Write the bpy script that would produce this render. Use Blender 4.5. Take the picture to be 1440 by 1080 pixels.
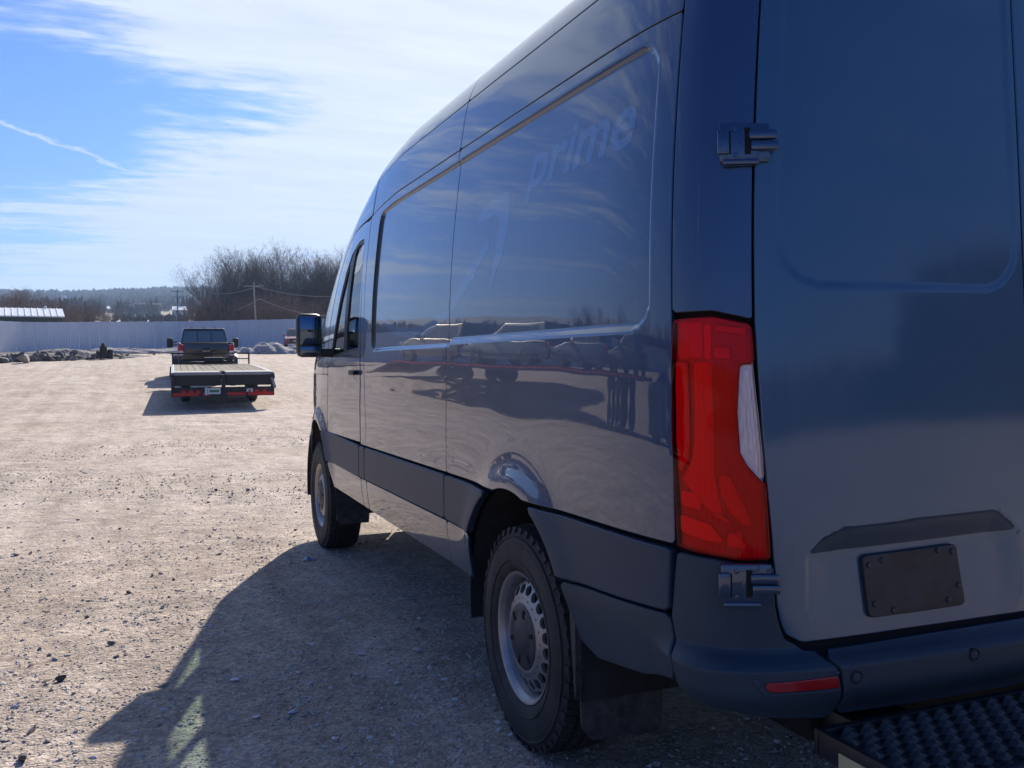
HAZE=.00028
import bpy, bmesh, math, random
import numpy as np
from mathutils import Vector, Matrix
random.seed(7); rng=np.random.default_rng(11)
for o in list(bpy.data.objects): bpy.data.objects.remove(o)
SC=bpy.context.scene; COL=SC.collection
# ================= camera, sky, sun, exposure =================
FPX=1300.0; CPOS=np.array([-2.175,-1.61,1.312]); YAW,PITCH,ROLL=22.15,-1.45,-0.5
_y,_p,_r=map(math.radians,(YAW,PITCH,ROLL))
CF=np.array([math.sin(_y)*math.cos(_p),math.cos(_y)*math.cos(_p),math.sin(_p)])
CR=np.array([math.cos(_y),-math.sin(_y),0.]); CU=np.cross(CR,CF)
CR,CU=CR*math.cos(_r)+CU*math.sin(_r),CU*math.cos(_r)-CR*math.sin(_r)
cd=bpy.data.cameras.new('camera'); cam=bpy.data.objects.new('camera',cd); COL.objects.link(cam); SC.camera=cam
cd.sensor_width=36; cd.lens=FPX/1440*36; cd.clip_start=.05; cd.clip_end=6000
M=Matrix.Identity(4)
for i in range(3): M[i][0]=CR[i]; M[i][1]=CU[i]; M[i][2]=-CF[i]; M[i][3]=CPOS[i]
cam.matrix_world=M
def ray(px,py):
    d=CF+CR*(px-720)/FPX+CU*(540-py)/FPX; return d/math.hypot(d[0],d[1])     # unit horizontal length
def at(px,py,r): return CPOS+ray(px,py)*r
SUNV=Vector((.715,1.56,1.0)).normalized()
SUN_EL=math.asin(SUNV.z); SUN_AZ=math.atan2(SUNV.x,SUNV.y)
W=bpy.data.worlds.new('World'); SC.world=W; W.use_nodes=True
def build_world():
    nt=W.node_tree; N_=nt.nodes; L=nt.links; N_.clear()
    def n(t,**k):
        x=N_.new(t)
        for a,b in k.items(): setattr(x,a,b)
        return x
    def math_(op,a,b=None,c=None,clamp=False):
        x=n('ShaderNodeMath',operation=op); x.use_clamp=clamp
        for i,v in enumerate((a,b,c)):
            if v is None: continue
            if isinstance(v,(int,float)): x.inputs[i].default_value=v
            else: L.new(v,x.inputs[i])
        return x.outputs[0]
    out=n('ShaderNodeOutputWorld'); bg=n('ShaderNodeBackground'); bg.inputs[1].default_value=SKY_STRENGTH
    sky=n('ShaderNodeTexSky',sky_type='NISHITA'); sky.sun_disc=False; sky.sun_elevation=SUN_EL; sky.sun_rotation=SUN_AZ
    sky.air_density=1.0; sky.dust_density=.6; sky.ozone_density=2.5; sky.altitude=200
    tc=n('ShaderNodeTexCoord'); sp=n('ShaderNodeSeparateXYZ'); L.new(tc.outputs['Generated'],sp.inputs[0])
    zz=math_('ADD',math_('MAXIMUM',sp.outputs[2],0.0),.10)
    u=math_('DIVIDE',sp.outputs[0],zz); v=math_('DIVIDE',sp.outputs[1],zz)
    cb=n('ShaderNodeCombineXYZ'); L.new(u,cb.inputs[0]); L.new(v,cb.inputs[1])
    def noise(rot,scl,scale,detail,rough,dist,off=(0,0,0)):
        mp=n('ShaderNodeMapping'); mp.inputs['Rotation'].default_value=(0,0,math.radians(rot)); mp.inputs['Scale'].default_value=scl; mp.inputs['Location'].default_value=off
        L.new(cb.outputs[0],mp.inputs[0]); t=n('ShaderNodeTexNoise'); t.inputs['Scale'].default_value=scale; t.inputs['Detail'].default_value=detail
        t.inputs['Roughness'].default_value=rough; t.inputs['Distortion'].default_value=dist; L.new(mp.outputs[0],t.inputs[0]); return t.outputs[0]
    n1=noise(*CLOUD1); n2=noise(*CLOUD2); n3=noise(*CLOUD3)
    s=math_('ADD',math_('MULTIPLY',n1,.50),math_('ADD',math_('MULTIPLY',n2,.30),math_('MULTIPLY',n3,.20)))
    # thicker veil towards the sun and low down, clearer patches of blue in between
    def lobe(d,k,amp):
        dn=n('ShaderNodeVectorMath',operation='DOT_PRODUCT'); nv=n('ShaderNodeVectorMath',operation='NORMALIZE'); L.new(tc.outputs['Generated'],nv.inputs[0])
        L.new(nv.outputs[0],dn.inputs[0]); dn.inputs[1].default_value=Vector(d).normalized()
        return math_('MULTIPLY',math_('POWER',math_('MAXIMUM',dn.outputs['Value'],0.001),k),amp)
    for d,k,amp in SKY_LOBES: s=math_('ADD',s,lobe(d,k,amp))
    mr=n('ShaderNodeMapRange'); mr.interpolation_type='SMOOTHSTEP'; L.new(s,mr.inputs[0]); mr.inputs[1].default_value=CL_LO; mr.inputs[2].default_value=CL_HI; mr.inputs[3].default_value=0; mr.inputs[4].default_value=CL_MAX
    # condensation trail: a thin broken line on the same cloud plane
    A,B=TRAIL; ax,ay=A; bx,by=B; Lg=math.hypot(bx-ax,by-ay); tx,ty=(bx-ax)/Lg,(by-ay)/Lg
    nn=noise(0,(1,1,1),5.0,4,.7,0)
    du=math_('SUBTRACT',u,ax); dv=math_('SUBTRACT',v,ay)
    al=math_('ADD',math_('MULTIPLY',du,tx),math_('MULTIPLY',dv,ty)); pe=math_('ADD',math_('MULTIPLY',du,-ty),math_('MULTIPLY',dv,tx))
    pe=math_('ADD',pe,math_('MULTIPLY',math_('SUBTRACT',nn,.5),.16))
    wd=math_('SUBTRACT',1.0,math_('DIVIDE',math_('ABSOLUTE',pe),.022),clamp=True)
    ends=math_('MULTIPLY',math_('MULTIPLY',math_('ADD',al,.05),12.0,clamp=True),math_('MULTIPLY',math_('SUBTRACT',Lg,al),5.0,clamp=True))
    tr=math_('MULTIPLY',math_('MULTIPLY',wd,ends),math_('MULTIPLY',noise(0,(1,1,1),14.0,3,.6,0,(3,1,0)),1.5))
    fac=math_('MAXIMUM',mr.outputs[0],math_('MULTIPLY',tr,.95))
    # horizon veil
    hz=math_('MULTIPLY',math_('POWER',math_('SUBTRACT',1.0,math_('MAXIMUM',sp.outputs[2],0.0),clamp=True),13.0),.62)
    fac=math_('MAXIMUM',fac,hz,clamp=True)
    mx=n('ShaderNodeMixRGB'); L.new(fac,mx.inputs[0])
    ht=n('ShaderNodeMixRGB',blend_type='MULTIPLY'); ht.inputs[0].default_value=1; L.new(sky.outputs[0],ht.inputs[1]); ht.inputs[2].default_value=SKY_TINT
    L.new(ht.outputs[0],mx.inputs[1])
    cc=n('ShaderNodeMixRGB'); L.new(lobe(SUNV,5,1.0),cc.inputs[0]); cc.inputs[1].default_value=CLOUD_FAR; cc.inputs[2].default_value=CLOUD_NEAR
    cv=n('ShaderNodeMapRange'); L.new(n2,cv.inputs[0]); cv.inputs[1].default_value=.3; cv.inputs[2].default_value=.7; cv.inputs[3].default_value=.90; cv.inputs[4].default_value=1.06
    cm=n('ShaderNodeVectorMath',operation='SCALE'); L.new(cc.outputs[0],cm.inputs[0]); L.new(cv.outputs[0],cm.inputs['Scale']); L.new(cm.outputs[0],mx.inputs[2]); L.new(mx.outputs[0],bg.inputs[0]); L.new(bg.outputs[0],out.inputs[0])
def _dir(px,py): return tuple(ray(px,py))
def _uv(px,py):
    d=ray(px,py); d=d/np.linalg.norm(d); k=max(d[2],0)+.10; return (d[0]/k,d[1]/k)
SKY_STRENGTH=.068; SKY_TINT=(.30,.59,1.20,1)
CLOUD1=(24,(.45,1.5,1),1.15,6,.58,.5,(2.3,.7,0)); CLOUD2=(15,(.6,2.4,1),3.2,6,.62,.4,(0,0,0)); CLOUD3=(30,(1,2.2,1),9.0,5,.6,.3,(5,5,0))
SKY_LOBES=[((SUNV.x,SUNV.y,SUNV.z),6,.30),((-SUNV.x,-SUNV.y,.5),1.5,-.12),(_dir(20,205),380,-.18),(_dir(170,192),380,-.20),(_dir(310,168),500,-.20),(_dir(420,140),900,-.10),(_dir(20,45),260,-.13),(_dir(180,20),500,-.07),(_dir(250,320),260,.05),(_dir(330,20),90,.07),(_dir(250,330),50,.10)]
CL_LO,CL_HI,CL_MAX=.485,.67,.95
TRAIL=(_uv(-15,165),_uv(232,258))
CLOUD_FAR=(5.3,6.4,7.9,1); CLOUD_NEAR=(7.7,8.1,8.9,1)
build_world()
sl=bpy.data.lights.new('sun','SUN'); sl.energy=5.0; sl.angle=math.radians(.5); sl.color=(1,.93,.84)
so=bpy.data.objects.new('sun',sl); COL.objects.link(so); so.rotation_euler=SUNV.to_track_quat('Z','Y').to_euler(); so.location=(20,45,30)
SC.view_settings.view_transform='Standard'; SC.view_settings.look='None'; SC.view_settings.exposure=.78; SC.view_settings.gamma=1
SC.view_settings.use_curve_mapping=False
SC.render.engine='CYCLES'; SC.cycles.max_bounces=8; SC.cycles.transparent_max_bounces=12
# ================= helpers =================
def lin(r,g,b):
    f=lambda c:(c/255/12.92) if c<=10 else ((c/255+.055)/1.055)**2.4
    return (f(r),f(g),f(b),1)
MATS={}
def mat(name,col,rough=.6,metal=0,coat=0,spec=.5,var=0,vscale=6,bump=0,bscale=60,coatr=.03,trans=0,detail=4,col2=None,ior=None,obj_coord=True,objrand=0,stretch=None,coat_ior=1.5):
    m=bpy.data.materials.new(name); MATS[name]=m; m.use_nodes=True; nt=m.node_tree; b=nt.nodes['Principled BSDF']; L=nt.links
    col=tuple(col)+((1,) if len(col)==3 else ())
    b.inputs['Base Color'].default_value=col; b.inputs['Roughness'].default_value=rough; b.inputs['Metallic'].default_value=metal
    b.inputs['Coat Weight'].default_value=coat; b.inputs['Coat Roughness'].default_value=coatr; b.inputs['Coat IOR'].default_value=coat_ior; b.inputs['Specular IOR Level'].default_value=spec
    if ior: b.inputs['IOR'].default_value=ior
    if trans: b.inputs['Transmission Weight'].default_value=trans
    tc=nt.nodes.new('ShaderNodeTexCoord'); src=tc.outputs['Object']
    if stretch:
        mp=nt.nodes.new('ShaderNodeMapping'); mp.inputs['Scale'].default_value=stretch; L.new(src,mp.inputs[0]); src=mp.outputs[0]
    if var or col2:
        t=nt.nodes.new('ShaderNodeTexNoise'); t.inputs['Scale'].default_value=vscale; t.inputs['Detail'].default_value=detail; t.inputs['Roughness'].default_value=.6; L.new(src,t.inputs[0])
        r=nt.nodes.new('ShaderNodeValToRGB'); r.color_ramp.elements[0].position=.3; r.color_ramp.elements[1].position=.7
        c2=col2 if col2 else tuple(min(1,c*(1+var)) for c in col[:3]); c1=col if col2 else tuple(c*(1-var) for c in col[:3])
        r.color_ramp.elements[0].color=tuple(c1[:3])+(1,); r.color_ramp.elements[1].color=tuple(c2[:3])+(1,)
        L.new(t.outputs[0],r.inputs[0]); cs=r.outputs[0]
        if objrand:
            oi=nt.nodes.new('ShaderNodeObjectInfo'); hs=nt.nodes.new('ShaderNodeHueSaturation'); mr=nt.nodes.new('ShaderNodeMapRange'); L.new(oi.outputs['Random'],mr.inputs[0]); mr.inputs[3].default_value=1-objrand; mr.inputs[4].default_value=1+objrand
            L.new(mr.outputs[0],hs.inputs['Value']); L.new(cs,hs.inputs['Color']); cs=hs.outputs[0]
        L.new(cs,b.inputs['Base Color'])
    if bump:
        t=nt.nodes.new('ShaderNodeTexNoise'); t.inputs['Scale'].default_value=bscale; t.inputs['Detail'].default_value=4; L.new(src,t.inputs[0])
        bp=nt.nodes.new('ShaderNodeBump'); bp.inputs['Strength'].default_value=1; bp.inputs['Distance'].default_value=bump; L.new(t.outputs[0],bp.inputs['Height']); L.new(bp.outputs[0],b.inputs['Normal'])
    return m
def link(o,parent=None,m=None,label=None,cat=None,group=None,kind=None):
    COL.objects.link(o)
    if parent is not None: o.parent=parent
    if m is not None: o.data.materials.clear(); o.data.materials.append(m)
    if label: o['label']=label
    if cat: o['category']=cat
    if group: o['group']=group
    if kind: o['kind']=kind
    return o
def empty(name,loc=(0,0,0),rz=0,label=None,cat=None,group=None,rot=None):
    o=bpy.data.objects.new(name,None); o.empty_display_size=.2; COL.objects.link(o); o.location=loc; o.rotation_euler=rot if rot else (0,0,rz)
    if label: o['label']=label
    if cat: o['category']=cat
    if group: o['group']=group
    return o
class MB:
    def __init__(s): s.v=[]; s.f=[]
    def add(s,v,f):
        k=len(s.v); s.v+= [tuple(map(float,p)) for p in v]; s.f+=[tuple(i+k for i in q) for q in f]; return s
    def box(s,x0,x1,y0,y1,z0,z1,c=0):
        if c<=0:
            v=[(x,y,z) for x in (x0,x1) for y in (y0,y1) for z in (z0,z1)]
            return s.add(v,[(0,1,3,2),(4,6,7,5),(0,4,5,1),(2,3,7,6),(0,2,6,4),(1,5,7,3)])
        c=min(c,(x1-x0)*.45,(y1-y0)*.45,(z1-z0)*.45); bm=bmesh.new(); bmesh.ops.create_cube(bm,size=1)
        for q in bm.verts: q.co=Vector(((x0+x1)/2+q.co.x*(x1-x0),(y0+y1)/2+q.co.y*(y1-y0),(z0+z1)/2+q.co.z*(z1-z0)))
        bmesh.ops.bevel(bm,geom=bm.edges[:],offset=c,segments=2,profile=.5,affect='EDGES'); s.bm(bm); return s
    def bm(s,bm,mtx=None):
        if mtx is not None: bm.transform(mtx)
        bm.verts.index_update(); s.add([q.co[:] for q in bm.verts],[[q.index for q in f.verts] for f in bm.faces]); bm.free(); return s
    def tube(s,P0,P1,r0,r1=None,n=8,caps=True):
        r1=r0 if r1 is None else r1; P0=np.array(P0,float);P1=np.array(P1,float); d=P1-P0; d/=np.linalg.norm(d)+1e-12
        h=np.array([0,0,1.]) if abs(d[2])<.9 else np.array([1.,0,0]); a=np.cross(d,h); a/=np.linalg.norm(a); b=np.cross(d,a)
        v=[];
        for P_,r in ((P0,r0),(P1,r1)):
            for i in range(n): t=2*math.pi*i/n; v.append(P_+r*(a*math.cos(t)+b*math.sin(t)))
        f=[(i,(i+1)%n,n+(i+1)%n,n+i) for i in range(n)]
        if caps: f+=[tuple(range(n))[::-1],tuple(range(n,2*n))]
        return s.add(v,f)
    def lathe(s,prof,axis='x',n=48,c=(0,0,0),a0=0,a1=2*math.pi):
        # prof: (along, radius)
        full=abs(a1-a0-2*math.pi)<1e-6; m=n if full else n+1; v=[]
        for i in range(m):
            t=a0+(a1-a0)*i/n
            for u,r in prof:
                p=(u,r*math.cos(t),r*math.sin(t)) if axis=='x' else ((r*math.cos(t),u,r*math.sin(t)) if axis=='y' else (r*math.cos(t),r*math.sin(t),u))
                v.append((p[0]+c[0],p[1]+c[1],p[2]+c[2]))
        k=len(prof); f=[]
        for i in range(n):
            j=(i+1)%m
            for q in range(k-1): f.append((i*k+q,j*k+q,j*k+q+1,i*k+q+1))
        return s.add(v,f)
    def prism(s,poly,axis,u0,u1):
        n=len(poly)
        def mk(p,u): return (u,p[0],p[1]) if axis=='x' else ((p[0],u,p[1]) if axis=='y' else (p[0],p[1],u))
        v=[mk(p,u0) for p in poly]+[mk(p,u1) for p in poly]
        return s.add(v,[tuple(range(n)),tuple(range(2*n-1,n-1,-1))]+[(i,n+i,n+(i+1)%n,(i+1)%n) for i in range(n)])
    def xf(s,M):
        s.v=[tuple(M@Vector(p)) for p in s.v]; return s
    def build(s,name,m,parent=None,smooth=False,angle=35,**k):
        me=bpy.data.meshes.new(name); me.from_pydata(s.v,[],s.f); me.validate(); me.update()
        bm=bmesh.new(); bm.from_mesh(me); bmesh.ops.recalc_face_normals(bm,faces=bm.faces[:]); bm.to_mesh(me); bm.free()
        if smooth:
            me.polygons.foreach_set('use_smooth',[True]*len(me.polygons)); me.set_sharp_from_angle(angle=math.radians(angle))
        return link(bpy.data.objects.new(name,me),parent,m,**k)
def children(o): return [c for c in bpy.data.objects if c.parent==o]
def copy_tree(o,loc=None,rz=None,label=None,group=None,parent=None,_kids=None):
    if _kids is None:
        _kids={}
        for c in bpy.data.objects:
            if c.parent: _kids.setdefault(c.parent.name,[]).append(c)
    c=o.copy(); COL.objects.link(c)
    if parent is not None: c.parent=parent
    for ch in _kids.get(o.name,[]): copy_tree(ch,parent=c,_kids=_kids)
    if loc is not None: c.location=loc
    if rz is not None: c.rotation_euler=(c.rotation_euler[0],c.rotation_euler[1],rz)
    if label: c['label']=label
    if group: c['group']=group
    return c
# terrain height by distance from the camera
_GR=np.array([0,13,19.5,25.3,28.6,36.5,48,60,75,88,98,112,150,250,400,600,800,1100,1400,1560,1750,2300,3500]); _GZ=np.array([0,0,.01,.09,.25,.62,1.05,1.5,2.1,2.67,2.95,3.3,5.6,11.0,19.2,32,46,76,106,122,124,100,70])
_gr=np.linspace(0,3500,35001); _gz=np.interp(_gr,_GR,_GZ); _k=np.hanning(31);_k/=_k.sum(); _gz=np.convolve(np.pad(_gz,15,mode='edge'),_k,'valid')
def G(x,y):
    r=np.hypot(np.asarray(x)-CPOS[0],np.asarray(y)-CPOS[1]); th=np.arctan2(x,y); z=np.interp(r,_gr,_gz)
    far=np.clip((r-500)/900,0,1)
    return z-far*8+far*(5*np.sin(th*5+.6)+3.5*np.sin(th*13+1)+2*np.sin(th*31))-far*5*np.clip((.28-th)/.25,0,1)*(np.abs(th)<1.2)
def on(px,r):
    d=ray(px,500); x,y=CPOS[0]+d[0]*r,CPOS[1]+d[1]*r; return (float(x),float(y),float(G(x,y)))

# ---------- van shell: a point on the skin from (a, h) : a runs round the van in plan, h is height ----------
PLAN = np.array([(0,.10),(-.3,.105),(-.6,.12),(-.76,.14),(-.84,.163),(-.90,.195),(-.945,.24),(-.968,.30),(-.985,.40),(-.996,.55),(-1.0,.75),
 (-1.0,1.2),(-1.0,2.0),(-1.0,3.0),(-1.0,3.8),(-1.0,4.4),(-.993,4.8),(-.97,5.15),(-.93,5.45),(-.87,5.70),(-.78,5.88),(-.62,6.0),(-.4,6.06),(0,6.09)],float)
def _catmull(P,n=12):
    out=[]
    Q=np.vstack([2*P[0]-P[1],P,2*P[-1]-P[-2]])
    for i in range(1,len(Q)-2):
        p0,p1,p2,p3=Q[i-1],Q[i],Q[i+1],Q[i+2]
        t0=0;t1=t0+np.linalg.norm(p1-p0)**.5;t2=t1+np.linalg.norm(p2-p1)**.5;t3=t2+np.linalg.norm(p3-p2)**.5
        for t in np.linspace(t1,t2,n,endpoint=False):
            A1=(t1-t)/(t1-t0)*p0+(t-t0)/(t1-t0)*p1;A2=(t2-t)/(t2-t1)*p1+(t-t1)/(t2-t1)*p2;A3=(t3-t)/(t3-t2)*p2+(t-t2)/(t3-t2)*p3
            B1=(t2-t)/(t2-t0)*A1+(t-t0)/(t2-t0)*A2;B2=(t3-t)/(t3-t1)*A2+(t-t1)/(t3-t1)*A3
            out.append((t2-t)/(t2-t1)*B1+(t-t1)/(t2-t1)*B2)
    out.append(P[-1]); return np.array(out)
_pl=_catmull(PLAN)
_al=np.r_[0,np.cumsum(np.linalg.norm(np.diff(_pl,axis=0),axis=1))]
_al=_al-_al[np.argmin(np.abs(_pl[:,1]-.75))]+.75
A0,A1=_al[0],_al[-1]                       # rear centre .. front centre
_ag=np.linspace(A0,A1,4001)
def _sm(v,k):
    w=np.hanning(k);w/=w.sum();return np.convolve(np.pad(v,(k//2,k//2),mode='reflect',reflect_type='odd'),w,'valid')
_xg=_sm(np.interp(_ag,_al,_pl[:,0]),81); _yg=_sm(np.interp(_ag,_al,_pl[:,1]),81)
_EZ=np.array([.2,.45,.60,.66,.95,1.02,1.08,1.13,1.17,1.205,1.235,1.27,1.33,1.45,1.6,1.8,2.1,2.3,2.36,2.42,2.48,2.53,2.57,2.61,2.65,2.70])
_ED=np.array([-10,-9,-6,0,0,.2,.9,1.9,1.6,.2,-.35,.5,1.2,1.4,3,5.5,8,10,14,24,38,52,62,70,76,80])
_zg=np.linspace(.2,2.70,2001)
_eg=_sm(np.interp(_zg,_EZ,_ED),31)
_Ig=np.r_[0,np.cumsum(np.tan(np.radians(_eg[1:]))*np.diff(_zg))]; _Ig-=np.interp(.8,_zg,_Ig)
_DY=np.array([0,3.0,3.3,3.55,3.8,4.05,4.4,4.74,4.95,5.15,5.35,5.6,5.85,6.1,6.6,7.5]); _DD=np.array([0,0,.025,.06,.13,.21,.35,.52,.64,.82,1.02,1.12,1.18,1.22,1.24,1.24])
_dg=np.linspace(0,7.6,1500); _dv=_sm(np.interp(_dg,_DY,_DD),61)
def sstep(e0,e1,x):
    t=np.clip((x-e0)/(e1-e0),0,1); return t*t*(3-2*t)
def rrect(a,z,a0,a1,z0,z1,r):
    qx=np.abs(a-(a0+a1)/2)-(a1-a0)/2+r; qz=np.abs(z-(z0+z1)/2)-(z1-z0)/2+r
    return -(np.hypot(np.maximum(qx,0),np.maximum(qz,0))+np.minimum(np.maximum(qx,qz),0)-r)   # >0 inside
def polysd(poly,a,z):
    P=np.asarray(poly,float); Q=np.roll(P,-1,0); a=np.asarray(a,float); z=np.asarray(z,float)
    d=np.full(a.shape,1e9); ins=np.zeros(a.shape,bool)
    for (x0,y0),(x1,y1) in zip(P,Q):
        ex,ey=x1-x0,y1-y0; L=ex*ex+ey*ey+1e-18
        t=np.clip(((a-x0)*ex+(z-y0)*ey)/L,0,1); d=np.minimum(d,(a-x0-t*ex)**2+(z-y0-t*ey)**2)
        if y0!=y1:
            c=((y0>z)!=(y1>z))&(a<(x1-x0)*(z-y0)/(y1-y0)+x0); ins^=c
    return np.where(ins,1,-1)*np.sqrt(d)
NICHE=[]   # filled in below
def disp(a,z):
    lf=a>A0-.0; aa=a; a=np.where(lf,a,2*A0-a)
    d=np.zeros(np.broadcast(a,z).shape)
    # pressed window fields in the side
    s=rrect(a,z,1.925,3.30,1.37,2.135,.07); s2=rrect(a,z,.40,2.05,1.385,2.135,.09)
    s=np.maximum(s,s2); d=d-.012*sstep(0,.016,s)
    # flared lips round the wheel arches
    for ca,R in ((1.27,.478),(4.925,.51)):
        r=np.hypot(a-ca,z-.40); d=d+.022*np.exp(-((r-R)/.075)**2)*sstep(.45,.7,z)+.006*np.exp(-((r-R)/.16)**2)*sstep(.7,.9,z)
    d=d+.00014*np.sin(a*9.1+z*3.3+.5)*np.sin(z*11.3-a*2.1)+.00007*np.sin(a*21.+1.3)*np.sin(z*17.+a*4.)
    # bumper stands out at the back
    back=1-sstep(.20,.42,a)
    d=d+back*.055*(1-sstep(.598,.636,z))-back*.05*(1-sstep(.47,.57,z))**2
    if len(NICHE):
        s=polysd(NICHE,aa,z); d=d-(.003*sstep(0,.007,s)+.014*sstep(0,.075,s))*(aa<.2)*(.12+.88*sstep(.63,.86,z))
    # blind window field of the rear door
    s=rrect(a,z,A0+.055,A0+.80,1.475,2.42,.12); d=d-.0035*sstep(0,.022,s)
    return d
def P(a,z,off=0,noD=False):
    a=np.asarray(a,float); z=np.asarray(z,float); a,z=np.broadcast_arrays(a,z)
    def base(a,z):
        mir=a<A0; a=np.where(mir,2*A0-a,a)
        x0=np.interp(a,_ag,_xg); y0=np.interp(a,_ag,_yg); I=np.interp(z,_zg,_Ig); D=np.interp(y0,_dg,_dv)
        x=x0*(1-I); rear=1-sstep(.25,.9,a); y=y0+rear*(np.maximum(z-.90,0)**1.15*.045-.012+np.maximum(z-1.5,0)**1.3*.012+np.maximum(z-2.36,0)**2*.6)
        front=sstep(5.2,6.2,a); y=y-front*np.maximum(z-.95,0)**1.5*.25
        z2=np.where(z>1.22,1.22+(z-1.22)*(1-D/1.28),z)
        return np.stack([np.where(mir,-x,x),y,z2],-1)
    e=2e-3
    b=base(a,z); n=np.cross(base(a,z+e)-base(a,z-e),base(a+e,z)-base(a-e,z)); n/=np.linalg.norm(n,axis=-1,keepdims=True)+1e-12
    d=(0 if noD else disp(a,z))+off
    return b+n*np.asarray(d)[...,None]
def N(a,z,off=0,noD=False,e=1.5e-3):
    n=np.cross(P(a,z+e,off,noD)-P(a,z-e,off,noD),P(a+e,z,off,noD)-P(a-e,z,off,noD)); return n/(np.linalg.norm(n,axis=-1,keepdims=True)+1e-12)
# ================= the van =================
def rnd(poly,r,n=5):
    P_=[np.array(p[:2],float) for p in poly]; rr=[(p[2] if len(p)>2 else r) for p in poly]; out=[]; m=len(P_)
    for i in range(m):
        p,a,b=P_[i],P_[i-1],P_[(i+1)%m]; u=a-p; w=b-p; lu,lw=np.linalg.norm(u),np.linalg.norm(w); u/=lu; w/=lw
        ang=math.acos(max(-1,min(1,float(u@w)))); q=rr[i]
        if q<=0 or ang>math.pi-.05: out.append(tuple(p)); continue
        t=min(q/math.tan(ang/2),lu*.48,lw*.48); A=p+u*t; B=p+w*t
        for k in range(n+1):
            s=k/n; out.append(tuple((1-s)**2*A+2*s*(1-s)*p+s*s*B))
    return out
def arcpts(ca,cz,R,t0,t1,n=24): return [(ca+R*math.cos(math.radians(t0+(t1-t0)*i/n)),cz+R*math.sin(math.radians(t0+(t1-t0)*i/n))) for i in range(n+1)]
def meshn(name,v,f,nrm,m,parent=None,**k):
    me=bpy.data.meshes.new(name); me.from_pydata([tuple(p) for p in v],[],f); me.update()
    me.polygons.foreach_set('use_smooth',[True]*len(me.polygons)); me.normals_split_custom_set_from_vertices([tuple(p) for p in nrm])
    return link(bpy.data.objects.new(name,me),parent,m,**k)
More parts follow.
